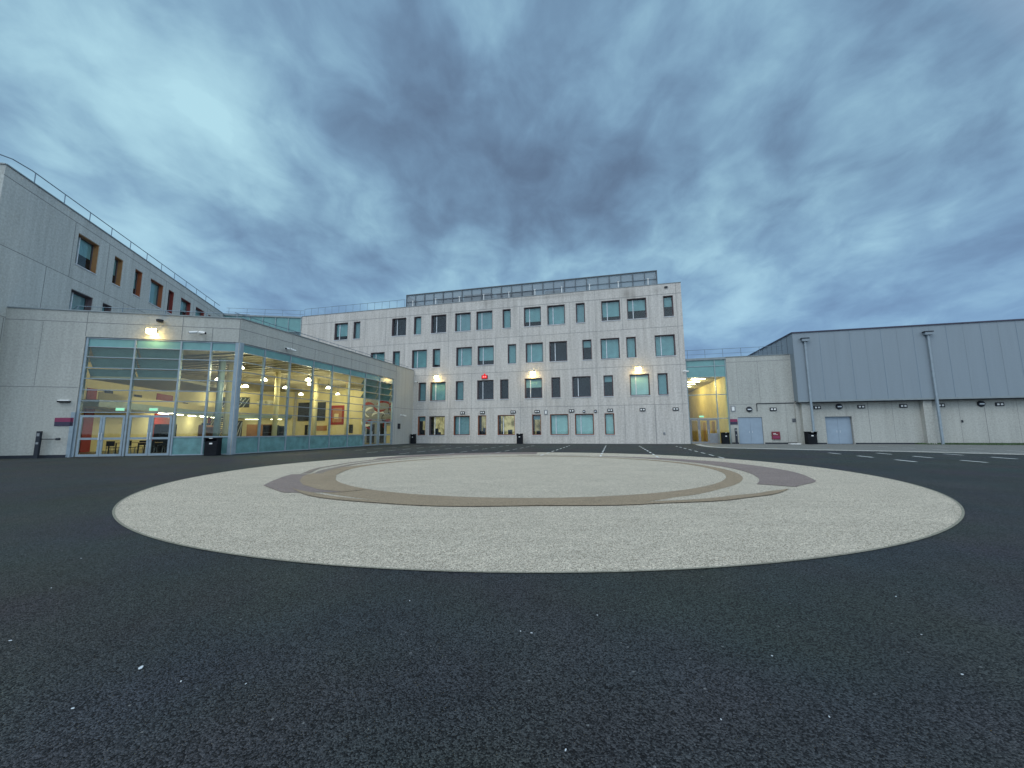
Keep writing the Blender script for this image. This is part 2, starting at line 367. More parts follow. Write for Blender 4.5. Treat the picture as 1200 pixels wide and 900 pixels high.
def thing(name, loc, label, cat, group=None, rz=0.0):
    o = bpy.data.objects.new(name, None); COL.objects.link(o); o.location = loc; o.rotation_euler = (0, 0, rz)
    o.empty_display_size = 0.3
    return tag(o, label, cat, group)
def part(name, mb, parent=None, fr=None, loc=None, rz=0.0):
    """one mesh object. fr: mesh is in that wall frame and the parent is an unrotated top-level thing."""
    me = mb if isinstance(mb, bpy.types.Mesh) else mb.mesh(name)
    o = bpy.data.objects.new(name, me); COL.objects.link(o); o.parent = parent
    if fr is not None:
        o.location = fr.o - (parent.location if parent else Vector((0,0,0))); o.rotation_euler = (0, 0, fr.a)
    if loc is not None: o.location = loc; o.rotation_euler = (0, 0, rz)
    return o
def copy_tree(o, parent=None):
    c = o.copy(); COL.objects.link(c); c.parent = parent
    for ch in [q for q in o.children]: copy_tree(ch, c)
    return c

def holed(mb, x0, x1, z0, z1, holes, y=0.0, depth=0.35):
    """front skin of a wall with rectangular openings and their reveals"""
    xs = sorted({x0, x1} | {v for h in holes for v in h[:2]}); zs = sorted({z0, z1} | {v for h in holes for v in h[2:4]})
    for i in range(len(zs)-1):
        a = None
        for j in range(len(xs)-1):
            cx, cz = (xs[j]+xs[j+1])/2, (zs[i]+zs[i+1])/2
            inh = any(h[0] < cx < h[1] and h[2] < cz < h[3] for h in holes)
            if not inh and a is None: a = xs[j]
            if a is not None and (inh or j == len(xs)-2):
                b = xs[j] if inh else xs[j+1]
                mb.face([(a,y,zs[i]),(b,y,zs[i]),(b,y,zs[i+1]),(a,y,zs[i+1])]); a = None
    for h in holes:
        a, b, c, d = h[:4]; q = y+depth
        for P in ([(a,y,c),(a,q,c),(b,q,c),(b,y,c)], [(a,y,d),(b,y,d),(b,q,d),(a,q,d)],
                  [(a,y,c),(a,y,d),(a,q,d),(a,q,c)], [(b,y,c),(b,q,c),(b,q,d),(b,y,d)]): mb.face(P)

def hjoint(mb, x0, x1, z, holes=(), y=0.0, w=0.035):
    segs = [(x0, x1)]
    for h in holes:
        if h[2] <= z <= h[3]:
            segs = [s for a, b in segs for s in ((a, min(b, h[0])), (max(a, h[1]), b)) if s[1]-s[0] > 0.01]
    for a, b in segs: mb.box(a, b, y-0.004, y+0.02, z-w/2, z+w/2)
def vjoint(mb, x, z0, z1, holes=(), y=0.0, w=0.03):
    if any(h[0]-0.03 < x < h[1]+0.03 and h[2] < z1 and h[3] > z0 for h in holes): return
    mb.box(x-w/2, x+w/2, y-0.005, y+0.02, z0, z1)

# ------------------------------------------------------------------ frames
MAIN = Frame(16.958, 36.983, -13.8)
SIDE = Frame(-11.352, 43.930, 75.5)          # glazed side of the low building, x from -21.5 to 0
ENTR = Frame(-16.735, 23.115, 12.0)          # entrance front of the low building, x from -11.6 to 0
WING = Frame(-27.733, 19.453, 106.82)        # tall left wing, x from 0 to 28.1

# ------------------------------------------------------------------ ground
g = MB('tarmac'); g.face([(-900,-900,0),(900,-900,0),(900,900,0),(-900,900,0)])
tag(part('ground', g), kind='structure')
CX, CY = 0.5, 13.9
def polar(r, deg): return (CX + r*math.cos(R(deg)), CY + r*math.sin(R(deg)))
def sheet(name, mat, poly, z, **kw):
    b = MB(mat); b.face([(x, y, z) for x, y in poly]); o = part(name, b); tag(o, kind='structure'); return o
def spline(pts, closed=True, k=6):
    out_ = []; n = len(pts)
    rng = range(n) if closed else range(n-1)
    for i in rng:
        p0 = pts[(i-1) % n] if closed or i > 0 else pts[0]
        p1 = pts[i]; p2 = pts[(i+1) % n]
        p3 = pts[(i+2) % n] if closed or i+2 < n else pts[-1]
        for j in range(k):
            t = j/k; out_.append(tuple(0.5*((2*p1[d])+(-p0[d]+p2[d])*t+(2*p0[d]-5*p1[d]+4*p2[d]-p3[d])*t*t+(-p0[d]+3*p1[d]-3*p2[d]+p3[d])*t**3) for d in (0,1)))
    if not closed: out_.append(tuple(pts[-1]))
    return out_
def ring(name, mat, a0, a1, rin, rout, z, n=90):
    """band between two radius functions of the bearing"""
    b = MB(mat); A = [a0+(a1-a0)*i/n for i in range(n+1)]
    for i in range(n):
        p = [polar(rin(A[i]), A[i]), polar(rout(A[i]), A[i]), polar(rout(A[i+1]), A[i+1]), polar(rin(A[i+1]), A[i+1])]
        b.face([(x, y, z) for x, y in p])
    return tag(part(name, b), kind='structure')
def lerp_tab(tab):
    def f(a):
        for (a0, r0), (a1, r1) in zip(tab, tab[1:]):
            if a0 <= a <= a1:
                t = (a-a0)/(a1-a0); t = t*t*(3-2*t); return r0+(r1-r0)*t
        return tab[0][1] if a < tab[0][0] else tab[-1][1]
    return f
RD = 10.09
DX, DY = 0.41, 13.82
sheet('gravel_disc', 'gravel', [(DX+RD*math.cos(R(360*i/200)), DY+RD*math.sin(R(360*i/200))) for i in range(200)], 0.004)
eb = MB('edging')
for i in range(200):
    P4 = [(DX+q*math.cos(R(1.8*j)), DY+q*math.sin(R(1.8*j)), 0.008) for q, j in ((RD-0.01,i),(RD+0.022,i),(RD+0.022,i+1),(RD-0.01,i+1))]; eb.face(P4)
tag(part('disc_edging', eb), kind='structure')
RI = 6.2
# main ring: wide in front, wide at the left, narrow at right and along the back
main_out = lerp_tab([(-270,RI+0.30),(-225,RI+0.30),(-200,RI+0.35),(-180,RI+0.75),(-150,RI+0.95),(-120,RI+0.85),(-90,RI+0.80),(-75,RI+0.75),(-65,RI+0.55),(-50,RI+0.40),(0,RI+0.40),(60,RI+0.32),(90,RI+0.30)])
ring('tan_ring', 'gtan', -270, 90, lambda a: RI, main_out, 0.008, 200)
# front tail of the ring: slides outwards to a point at the right and at the left
ring('tan_tail', 'gtan', -90, -44, lerp_tab([(-90,RI+0.6),(-75,RI+0.80),(-60,RI+1.0),(-50,RI+1.22),(-44,RI+1.42)]), lerp_tab([(-90,RI+0.82),(-75,RI+0.98),(-60,RI+1.28),(-50,RI+1.44),(-44,RI+1.46)]), 0.020, 50)
ring('tan_tail', 'gtan', -140, -90, lerp_tab([(-140,RI+1.15),(-128,RI+1.02),(-110,RI+0.88),(-88,RI+0.70)]), lerp_tab([(-140,RI+1.16),(-128,RI+1.25),(-110,RI+1.08),(-88,RI+0.81)]), 0.020, 50)
# left mauve block and the arcs that sweep out of it
sheet('mauve_block', 'gpurple', [(-6.15,9.7),(-6.45,10.5),(-6.72,11.4),(-6.88,12.2),(-6.1,12.2),(-5.6,11.8),(-5.2,11.0),(-4.9,10.2),(-4.3,9.2),(-3.7,8.55),(-4.98,8.55),(-5.5,9.05)], 0.012)
sheet('tan_block', 'gtan', [(-6.35,12.2),(-6.2,11.6),(-5.75,10.6),(-5.2,9.75),(-4.4,8.95),(-3.7,8.55),(-3.3,8.9),(-4.6,10.2),(-5.4,12.0),(-5.72,13.6),(-6.02,13.6),(-5.95,12.4)], 0.016)
ring('brown_arc', 'gbrown', 118, 197, lerp_tab([(118,RI+1.5),(150,RI+1.05),(180,RI+0.62),(197,RI+0.45)]), lerp_tab([(118,RI+1.72),(150,RI+1.32),(180,RI+0.92),(197,RI+0.7)]), 0.012, 60)
ring('brown_arc', 'gbrown', 122, 192, lerp_tab([(122,RI+2.2),(150,RI+1.75),(175,RI+1.25),(192,RI+0.9)]), lerp_tab([(122,RI+2.5),(150,RI+1.98),(175,RI+1.45),(192,RI+1.15)]), 0.012, 60)
# mauve crescent along the back rim
ring('mauve_crescent', 'gpurple', 84, 148, lerp_tab([(84,8.1),(110,8.3),(130,8.5),(148,8.4)]), lerp_tab([(84,10.0),(110,10.0),(126,10.0),(140,9.2),(148,8.42)]), 0.012, 60)
# right mauve crescent
ring('mauve_crescent', 'gpurple', -40, 62, lerp_tab([(-40,6.97),(-20,6.95),(0,6.95),(30,7.0),(62,6.95)]), lerp_tab([(-40,7.75),(-28,8.2),(-10,8.35),(10,8.3),(30,7.9),(50,7.35),(62,6.97)]), 0.012, 90)
ring('brown_arc', 'gbrown', 60, 92, lambda a: 6.85, lerp_tab([(60,7.05),(92,7.0)]), 0.012, 30)

# bay markings, dashed, square to the main building
def dashes(x26, y0, y1, mat, name, per=2.35, ln=1.05, wd=0.095, phase=0.0, z=0.018):
    b = MB(mat); dx, dy = math.cos(R(75.3)), math.sin(R(75.3)); x0 = x26 - (26-y0)*dx/dy
    t = phase; T = (y1-y0)/dy
    while t < T:
        a = Vector((x0+dx*t, y0+dy*t)); c = a + Vector((dx, dy))*min(ln, T-t+0.3); nx, ny = -dy*wd/2, dx*wd/2
        b.face([(a.x-nx,a.y-ny,z),(a.x+nx,a.y+ny,z),(c.x+nx,c.y+ny,z),(c.x-nx,c.y-ny,z)]); t += per
    return tag(part(name, b), kind='structure')
for x26, y0, y1 in ((2.9,20.6,33.8),(6.1,19.6,33.0),(8.9,18.6,32.0),(11.8,17.8,31.2)):
    dashes(x26, y0, y1, 'pavewhite', 'bay_marking', 1.9, 1.0)
for x26, y0, y1 in ((-0.3,21.2,34.8),(-2.8,22.2,35.4),(-5.8,22.8,36),(-8.7,24.4,36.6),(-11.5,27.5,37)):
    dashes(x26, y0, y1, 'pavedull', 'bay_marking', 2.1, 1.2)
for x26, y0, y1 in ((18.6,15.3,21.8),(20.9,14.8,21.2),(23.7,16.4,20),(26.6,20.6,29.5),(29.6,19,28.5)):
    dashes(x26, y0, y1, 'pavewhite' if x26 < 25 else 'pavedull', 'bay_marking', 2.6, 1.15, 0.14)

# pavement in front of the hall with its pale edge strip
edge = spline([(16.6,35.2),(15.9,33.4),(15.3,31.4),(15.0,29.6),(15.4,28.0),(16.8,26.6),(19.6,24.2),(22.3,22.2),(25.0,19.2),(29.0,15.0),(34,9.5),(40,3)], False, 6)
inner = [(x, y) for x, y in edge] + [(60,3),(60,26.5),(41.8,31.0),(17.2,37.1)]
sheet('pavement', 'pavement', inner, 0.006)
b = MB('kerb')
for (x0,y0),(x1,y1) in zip(edge, edge[1:]):
    d = Vector((x1-x0, y1-y0)).normalized()*0.42; n_ = (-d.y, d.x)
    if not b.v: px = (x0+n_[0], y0+n_[1])
    qx = (x1+n_[0], y1+n_[1])
    b.face([(x0,y0,0.03),(x1,y1,0.03),(qx[0],qx[1],0.03),(px[0],px[1],0.03)]); b.face([(x0,y0,0.0),(x1,y1,0.0),(x1,y1,0.03),(x0,y0,0.03)]); px = qx
tag(part('kerb', b), kind='structure')
gb = MB('grass')
rr = random.Random(3)
for _ in range(5200):
    s_ = 17.5 + 16*rr.random()**0.8; dd = -0.05-1.8*rr.random()**1.5*min(1, (s_-16.5)/5)
    p = MAIN.w(s_, dd+0.1); a = rr.random()*math.pi; h = 0.06+0.10*rr.random(); wv = 0.05
    gb.face([(p.x-wv*math.cos(a),p.y-wv*math.sin(a),0),(p.x+wv*math.cos(a),p.y+wv*math.sin(a),0),(p.x+0.02,p.y,h)])
tag(part('grass_verge', gb), label='thin mossy grass along the foot of the sports hall wall', cat='grass', kind='stuff')

# ------------------------------------------------------------------ windows
ZW = {1:(0.88,3.03), 2:(4.75,6.90), 3:(8.60,10.75), 4:(12.60,14.75)}
LIT = {}
def lit_mat(i, tone=1.0):
    m, t, b, o = new_mat('lit_room_%d' % i); t.nodes.remove(b)
    c = nd(t, 'ShaderNodeTexCoord'); mp_ = nd(t, 'ShaderNodeMapping'); mp_.inputs['Location'].default_value = (i*3.7, 0, i*1.3); mp_.inputs['Scale'].default_value = (1.4, 1, 1.0)
    t.links.new(c.outputs['Object'], mp_.inputs[0])
    col = ramp2(t, noise(t, mp_.outputs[0], 1.6, 3, 0.5), (0.11, 0.095, 0.04), (0.42, 0.37, 0.19), 0.36, 0.60)
    e = nd(t, 'ShaderNodeEmission'); t.links.new(col, e.inputs[0]); e.inputs[1].default_value = tone
    t.links.new(e.outputs[0], o.inputs[0]); return m
for i in range(5): M['lit%d' % i] = lit_mat(i, 0.75 + 0.12*i)

def window(bld, fr, x0, x1, z0, z1, state, liner='plum', wide=None, depth=0.24, num=0):
    w_ = x1-x0; h = z1-z0; wide = w_ > 1.3 if wide is None else wide
    loc = fr.w(x0, 0, z0) - bld.location
    f = MB(liner)
    t = 0.012   # liner stands just inside the reveal
    f.box(t, 0.05, 0.03, depth+0.05, t, h-t); f.box(w_-0.05, w_-t, 0.03, depth+0.05, t, h-t)
    f.box(0.05, w_-0.05, 0.03, depth+0.05, h-0.05, h-t); f.box(0.05, w_-0.05, 0.03, depth+0.05, t, 0.05)
    f.m('plum'); y0, y1 = depth, depth+0.06
    f.box(0.05, 0.10, y0, y1, 0.05, h-0.05); f.box(w_-0.10, w_-0.05, y0, y1, 0.05, h-0.05)
    f.box(0.10, w_-0.10, y0, y1, h-0.10, h-0.05); f.box(0.10, w_-0.10, y0, y1, 0.05, 0.10)
    f.m('mull')
    if wide:
        mx = 0.10 + (w_-0.2)*0.27
        f.box(mx, mx+0.07, y0-0.02, y1, 0.10, h-0.10)
    f.box(-0.03, w_+0.03, -0.05, 0.028, -0.05, -0.004)
    o = part('window', f, bld, loc=loc, rz=fr.a)
    gl = MB('glass'); gl.box(0.10, w_-0.10, y0+0.025, y0+0.031, 0.10, h-0.10); part('pane', gl, o, loc=(0,0,0))
    rm = MB('dark'); d2 = depth+0.9
    if state[0] == 'l': rm.m('lit%s' % state[1])
    rm.face([(0.06,d2,0.06),(w_-0.06,d2,0.06),(w_-0.06,d2,h-0.06),(0.06,d2,h-0.06)])
    rm.m('dark')
    for P in ([(0.06,y1,0.06),(0.06,d2,0.06),(0.06,d2,h-0.06),(0.06,y1,h-0.06)], [(w_-0.06,y1,0.06),(w_-0.06,y1,h-0.06),(w_-0.06,d2,h-0.06),(w_-0.06,d2,0.06)],
              [(0.06,y1,0.06),(w_-0.06,y1,0.06),(w_-0.06,d2,0.06),(0.06,d2,0.06)], [(0.06,y1,h-0.06),(0.06,d2,h-0.06),(w_-0.06,d2,h-0.06),(w_-0.06,y1,h-0.06)]): rm.face(P)
    if state[0] == 'l':
        rm.m('dgrey')
        for q in range(3):
            a = 0.12+random.random()*(w_-0.6); rm.box(a, a+0.2+0.25*random.random(), d2-0.4, d2-0.3, 0.07, 0.3+0.5*random.random())
    part('room_lining', rm, o, loc=(0,0,0))
    fr_ = None
    if state[0] == 'b': fr_ = 1.0; bm_ = {'':'blind','p':'blind_pale','g':'blind_grey'}[state[1:]]
    elif state[0] == 'p': fr_ = float(state[1:])/100; bm_ = 'blind'
    elif state[0] == 'l' and len(state) > 2: fr_ = 0.22; bm_ = 'blind_grey'
    if fr_:
        bl = MB(bm_)
        bl.box(0.11, w_-0.11, y1+0.02, y1+0.03, h-0.1-(h-0.2)*fr_, h-0.1)
        nsl = int(w_/0.13)
        for q in range(nsl):
            xx = 0.13+q*(w_-0.26)/max(1,nsl-1); bl.box(xx-0.006, xx+0.006, y1+0.012, y1+0.018, h-0.1-(h-0.2)*fr_, h-0.1)
        part('blind', bl, o, loc=(0,0,0))
    return o

# ------------------------------------------------------------------ main building
MH = 16.0
mb_loc = MAIN.w(0, 0)
main_b = thing('main_building', MAIN.w(-22, 8), 'long pale concrete four storey school block with rows of teal windows at the back', 'building')
W4 = [(-40.15,1),(-37.45,0),(-32.2,1),(-29.3,0),(-27.1,1),(-24.13,1),(-21.57,1),(-18.5,0),(-16.08,1),(-13.5,1),(-10.45,0),(-7.82,1),(-5.24,1),(-1.74,0)]
S4 = ['p78','bg','d','b','d','bg','bg','b','p76','b','bg','p80','p58','p50']
W3 = [(-34.92,1),(-31.95,0),(-29.45,1),(-26.83,0),(-23.95,1),(-21.4,1),(-17.93,0),(-15.92,1),(-13.35,1),(-9.87,0),(-8.02,1),(-5.47,0),(-2.72,1)]
S3 = ['b','b','b','p88','b','p78','b','b','d','p35','b','b','b']
W2 = [(-28.52,0),(-27.06,1),(-23.96,0),(-21.43,1),(-18.8,0),(-16.07,1),(-13.2,0),(-11.02,1),(-7.85,0),(-5.29,1),(-2.65,0)]
S2 = ['bg','b','bg','d','d','p45','d','d','p28','bp','b']
W1 = [(-28.5,0),(-27.1,1),(-24.15,1),(-21.32,0),(-19.08,1),(-15.3,0),(-13.4,1),(-10.84,1),(-7.87,0)]
S1 = ['l0b','l3','bg','l1','l4','l0b','bp','bp','bp']
holes = []; todo = []
for row, ws_, ss in ((4,W4,S4),(3,W3,S3),(2,W2,S2),(1,W1,S1)):
    for (x, wd), st_ in zip(ws_, ss):
        ww = 1.9 if wd else 0.95; z0, z1 = ZW[row]
        holes.append((x, x+ww, z0, z1)); todo.append((x, x+ww, z0, z1, st_, row))
wl = MB('precast'); X0, X1 = -45.1, 0.0
holed(wl, X0, X1, 0.0, MH, holes)
wl.face([(X1,0,0),(X1,14,0),(X1,14,MH),(X1,0,MH)]); wl.face([(X0,0,0),(X0,0,MH),(X0,14,MH),(X0,14,0)]); wl.face([(X0,14,0),(X0,14,MH),(X1,14,MH),(X1,14,0)])
for x in (X0, X1-0.3): wl.face([(x+0.3 if x==X0 else x,0.3,MH-0.8),(x+0.3 if x==X0 else x,14,MH-0.8),(x+0.3 if x==X0 else x,14,MH),(x+0.3 if x==X0 else x,0.3,MH)])
wl.face([(X0,0,MH),(X1,0,MH),(X1,0.3,MH),(X0,0.3,MH)]); wl.face([(X0,0.3,MH-0.8),(X1,0.3,MH-0.8),(X1,0.3,MH),(X0,0.3,MH)])
wl.m('joint')
for z in (3.82, 7.70, 11.55): hjoint(wl, X0, X1, z, holes)
hjoint(wl, X0, X1, 14.93, holes, w=0.045)
for x, rows in ((-44.4,'5'),(-40.9,'5'),(-35.8,'45'),(-33.0,'4'),(-35.4,'3'),(-30.4,'345'),(-24.9,'2345'),(-24.65,'1'),(-22.1,'12'),(-16.55,'1234'),(-16.3,'5'),(-13.75,'23'),(-11.3,'1'),(-8.45,'12345'),(-5.9,'1'),(-3.05,'12'),(-5.75,'4'),(-3.1,'4'),(-0.5,'12345'),(-19.3,'3'),(-11.1,'4'),(-3.0,'1')):
    for r_ in rows:
        z0, z1 = {'1':(0,3.80),'2':(3.84,7.68),'3':(7.72,11.53),'4':(11.57,14.90),'5':(14.96,16)}[r_]
        vjoint(wl, x, z0, z1, holes, w=0.024)
part('wall', wl, main_b, MAIN)
rf = MB('roofing'); rf.box(X0+0.31, X1-0.31, 0.31, 13.9, MH-0.9, MH-0.8); part('roof', rf, main_b, MAIN)
cp = MB('coping'); cp.box(X0, X1+0.03, -0.04, 0.34, MH+0.002, MH+0.06); part('coping', cp, main_b, MAIN)
for i, (x0, x1, z0, z1, st_, row) in enumerate(todo):
    window(main_b, MAIN, x0, x1, z0, z1, st_, 'rust' if (row == 1 and i % 9 != 3) else 'plum', num=i)
# plant screen on the roof
M['post'] = plain('screen_post_grey', (0.08, 0.10, 0.12), 0.6)
b1 = MB('post'); n_ = 24; xa, xb = -30.6, -2.15
for i in range(n_+1):
    x = xa+(xb-xa)*i/n_; t_ = 0.05 if i % 2 == 0 else 0.028
    b1.box(x-t_, x+t_, 0.42, 0.50, MH-0.78, 17.6)
b1.box(xa-0.05, xb+0.05, 0.40, 0.52, 17.602, 17.70); b1.box(xa, xb, 0.44, 0.48, 16.75, 16.80)
for x in (xa, xb):
    for y in (2, 4, 6): b1.box(x-0.04, x+0.04, y-0.04, y+0.04, MH-0.78, 17.6)
    b1.box(x-0.04, x+0.04, 0.53, 6.1, 17.602, 17.68)
scr = part('plant_screen', b1, main_b, MAIN)
b2 = MB('mesh'); b2.box(xa+0.05, xb-0.05, 0.51, 0.52, MH-0.7, 17.6); b2.box(xa+0.06, xa+0.07, 0.55, 6, MH-0.7, 17.6); b2.box(xb-0.08, xb-0.07, 0.55, 6, MH-0.7, 17.6); part('mesh_panel', b2, scr, loc=(0,0,0))
b3 = MB('dgrey'); 
for x0, x1, h in ((-27.0,-24.2,17.2),(-23.6,-20.2,17.35),(-19.6,-15.2,17.15),(-13.9,-12.2,16.9)): b3.box(x0, x1, 1.4, 3.4, MH-0.79, h)
part('plant_unit', b3, main_b, MAIN)
b4 = MB('rail')
for i in range(15):
    x = -44.9+i*1.0*14.2/14; b4.tube((x,0.2,MH+0.06),(x,0.2,MH+1.05),0.022,6)
b4.tube((-44.9,0.2,MH+1.05),(-30.7,0.2,MH+1.05),0.022,6)
part('roof_handrail', b4, main_b, MAIN)
for i in range(10):
    x = -29.6+i*2.95; b5 = MB('white'); b5.tube((x,0.16,MH+0.06),(x,0.16,MH+0.72),0.045,8); b5.box(x-0.09,x+0.09,0.10,0.22,MH+0.722,MH+0.78); part('roof_anchor_post', b5, main_b, MAIN)
# dark stain-coloured scupper under the parapet and small fittings on the wall
b6 = MB('dgrey'); b6.box(-1.55,-1.25,-0.10,-0.002,15.55,15.72); part('scupper', b6, main_b, MAIN)

# ------------------------------------------------------------------ left wing
wing = thing('left_wing', WING.w(12, 5), 'tall grey concrete wing with orange and red window reveals at the left edge', 'building')
WW = [(5.32,1,4,'lx','orange'),(8.87,0,4,'p62','orange'),(11.3,0,4,'p70','rust'),(13.4,1,4,'b','rust'),(16.2,0,4,'d','red'),(18.42,1,4,'p50','red'),(21.42,1,4,'p55','red'),(24.3,0,4,'d','red'),
      (5.35,1,3,'bg','plum'),(8.25,0,3,'p40','plum'),(10.5,0,3,'d','plum'),(13.4,1,3,'b','plum'),(17.2,1,3,'b','plum')]
wh = []; wtodo = []
for x, wd, row, st_, ln in WW:
    ww = 1.93 if wd else 0.95; z0, z1 = ((12.65,14.82) if row == 4 else (8.75,10.9))
    wh.append((x, x+ww, z0, z1)); wtodo.append((x, x+ww, z0, z1, st_, ln))
wl = MB('precast_wing'); WL = 28.14
holed(wl, 0, WL, 0, MH, wh)
ENTF = Frame(WING.o.x, WING.o.y, 12.0)
wl.m('precast_wing')
def wpt(x, y, z):   # from the ENTF frame into wing coordinates
    p = ENTF.w(x, y); q = Matrix.Rotation(-WING.a, 2) @ Vector((p.x-WING.o.x, p.y-WING.o.y)); return (q.x, q.y, z)
wl.face([wpt(-14,0,0), wpt(0,0,0), wpt(0,0,MH), wpt(-14,0,MH)])
wl.face([(WL,0,0),(WL,13,0),(WL,13,MH),(WL,0,MH)])
wl.face([(0,0,MH-0.001),(WL,0,MH-0.001),(WL,0.3,MH-0.001),(0,0.3,MH-0.001)])
wl.m('joint')
for z in (3.9, 7.75, 11.58): hjoint(wl, 0, WL, z, wh)
hjoint(wl, 0, WL, 15.42, wh, w=0.04)
for x, z0, z1 in ((3.3,7.77,11.56),(10.4,7.77,11.56),(5.0,11.6,15.4),(8.2,11.6,15.4),(15.7,11.6,15.4),(20.9,11.6,15.4),(24.0,11.6,15.4),(1.2,3.95,7.7),(1.2,0,3.88)): vjoint(wl, x, z0, z1, wh)
part('wall', wl, wing, WING)
rf = MB('roofing'); p_ = [wpt(-14,0.35,0), wpt(-0.4,0.35,0)]
rf.face([(p_[1][0]+0.1,0.35,MH-0.4),(WL-0.2,0.35,MH-0.4),(WL-0.2,13,MH-0.4),(p_[0][0],p_[0][1],MH-0.4)]); part('roof', rf, wing, WING)
cp = MB('coping'); cp.box(0, WL, -0.05, 0.34, MH+0.002, MH+0.07); part('coping', cp, wing, WING)
cp = MB('coping'); cp.box(-14, 0.0, -0.05, 0.34, MH+0.002, MH+0.068); part('coping', cp, wing, ENTF)
b4 = MB('rail')
pts = [(i*2.2, 0.35) for i in range(1, 13)]
for x, y in pts: b4.tube((x,y,MH-0.4),(x,y,MH+0.95),0.025,6)
path = [(27.8,0.35),(2.0,0.35),(1.0,0.55),(0.4,1.2),(-0.2,2.4)]
q0 = wpt(-1.6,0.6,0); path[-1] = (q0[0], q0[1]); path.append(wpt(-10,0.6,0)[:2])
for (a, b_) in zip(path, path[1:]): b4.tube((a[0],a[1],MH+0.95),(b_[0],b_[1],MH+0.95),0.03,6)
part('roof_handrail', b4, wing, WING)
for x0, x1, z0, z1, st_, ln in wtodo:
    st2 = 'p55' if st_ == 'lx' else st_
    window(wing, WING, x0, x1, z0, z1, st2, ln, depth=0.30)

# ------------------------------------------------------------------ glazed link behind, between the wing and the main building
A_ = WING.w(WL, 0); B_ = MAIN.w(-45.1, 0); dv = B_-A_
LNK = Frame(A_.x, A_.y, math.degrees(math.atan2(dv.y, dv.x))); LLN = dv.length
lk = thing('glazed_link', LNK.w(LLN/2, 3), 'teal glazed upper link between the left wing and the four storey block', 'building')
b = MB('precast'); b.box(0.01, LLN-0.01, 0.06, 10, 0, 11.2); part('wall', b, lk, LNK)
b = MB('roofing'); b.box(0.01, LLN-0.01, 0.06, 10, 15.82, 15.95); b.m('coping').box(0.01, LLN-0.01, -0.1, 0.055, 15.80, 15.98); part('roof', b, lk, LNK)
b = MB('alu2')
for i in range(7): x = 0.06+i*(LLN-0.12)/6; b.box(x-0.04, x+0.04, -0.06, 0.02, 11.2, 15.79)
for z in (11.25, 12.7, 14.0): b.box(0.02, LLN-0.02, -0.04, 0.0, z-0.03, z+0.03)
part('glazing_frame', b, lk, LNK)
b = MB('spandrel'); b.box(0.03, LLN-0.03, 0.025, 0.05, 14.0, 15.79); part('spandrel_panel', b, lk, LNK)
b = MB('glass'); b.box(0.03, LLN-0.03, 0.025, 0.035, 11.22, 13.99); part('pane', b, lk, LNK)
b = MB('blind_grey'); b.face([(0.05,0.6,11.21),(LLN-0.05,0.6,11.21),(LLN-0.05,0.6,15.7),(0.05,0.6,15.7)])
b.m('tan')
for i in range(6): b.box(0.6+i*1.45, 1.5+i*1.45, 0.3, 0.5, 11.21, 12.6+0.3*math.sin(i*2))
part('room_lining', b, lk, LNK)
b = MB('rail')
for i in range(5): b.tube((0.3+i*2.1,0.5,15.95),(0.3+i*2.1,0.5,16.95),0.022,6)
b.tube((0,0.5,16.95),(LLN,0.5,16.95),0.022,6); b.tube((0,0.5,16.45),(LLN,0.5,16.45),0.018,6)
part('roof_handrail', b, lk, LNK)

# ------------------------------------------------------------------ low canteen building
PH = 8.3; XE = -11.62
low = thing('canteen_building', ENTR.w(-2, 6), 'low concrete building with tall lit glass walls on two sides', 'building')
gh = [(-7.85, 0.0, 0.0, 6.82)]
b = MB('precast_low'); holed(b, XE, 0, 0, PH, gh, depth=0.3)
b.m('joint'); hjoint(b, XE, 0, 7.66, ()); hjoint(b, XE, -7.88, 3.9, ()); vjoint(b, -7.86, 6.86, PH); vjoint(b, -3.1, 6.86, PH); vjoint(b, -1.5, 6.86, 7.64); vjoint(b, -0.04, 6.86, PH, w=0.04)
vjoint(b, -9.9, 3.95, 7.6, w=0.015)
part('entrance_wall', b, low, ENTR)
b = MB('precast_low'); holed(b, -21.5, 0, 0, PH, [(-21.5, -4.05, 0.0, 6.82)], depth=0.3)
b.m('joint'); hjoint(b, -21.5, -3.72, 7.66, ()); hjoint(b, -3.9, 0, 3.85, ()); vjoint(b, -3.72, 0, PH-0.01, w=0.04)
for x in (-19.6,-17.5,-15.3,-13.2,-11.0,-8.8,-6.5): vjoint(b, x, 6.86, 7.64, w=0.018)
for x in (-17.5,-11.0,-6.5): vjoint(b, x, 7.68, 8.28, w=0.018)
part('side_wall', b, low, SIDE)
# parapet backs, coping, roof
b = MB('coping'); b.box(XE+0.02, 0.02, -0.05, 0.3, PH+0.002, PH+0.06); part('coping', b, low, ENTR)
b = MB('coping'); b.box(-21.48, 0, -0.05, 0.3, PH+0.004, PH+0.062); part('coping', b, low, SIDE)
K_ = ENTR.w(XE, 0); C_ = ENTR.w(0, 0); Q_ = SIDE.w(0, 0)
base = low.location
def poly_part(name, mat, pts, z, th):
    b = MB(mat); b.prism([(p.x-base.x, p.y-base.y) for p in pts], z, z+th); return part(name, b, low, loc=(0,0,0))
rp = [ENTR.w(XE+0.05,0.3), ENTR.w(-0.33,0.31), SIDE.w(-0.05,0.32), MAIN.w(-44.9,-0.06), LNK.w(0.2,-0.2)]
poly_part('roof', 'roofing', rp, 7.7, 0.12)
rp = [ENTR.w(XE+0.05,0.15), ENTR.w(-0.15,0.16), SIDE.w(-0.05,0.16), MAIN.w(-44.9,-0.06), LNK.w(0.2,-0.2)]
poly_part('floor', 'floor_in', rp, 0.004, 0.01)
ci = [ENTR.w(XE+0.05,0.32), ENTR.w(-0.33,0.33), SIDE.w(-0.05,0.34), MAIN.w(-44.9,-0.06), LNK.w(0.2,-0.2)]
poly_part('ceiling', 'ceil', ci, 6.35, 0.1)
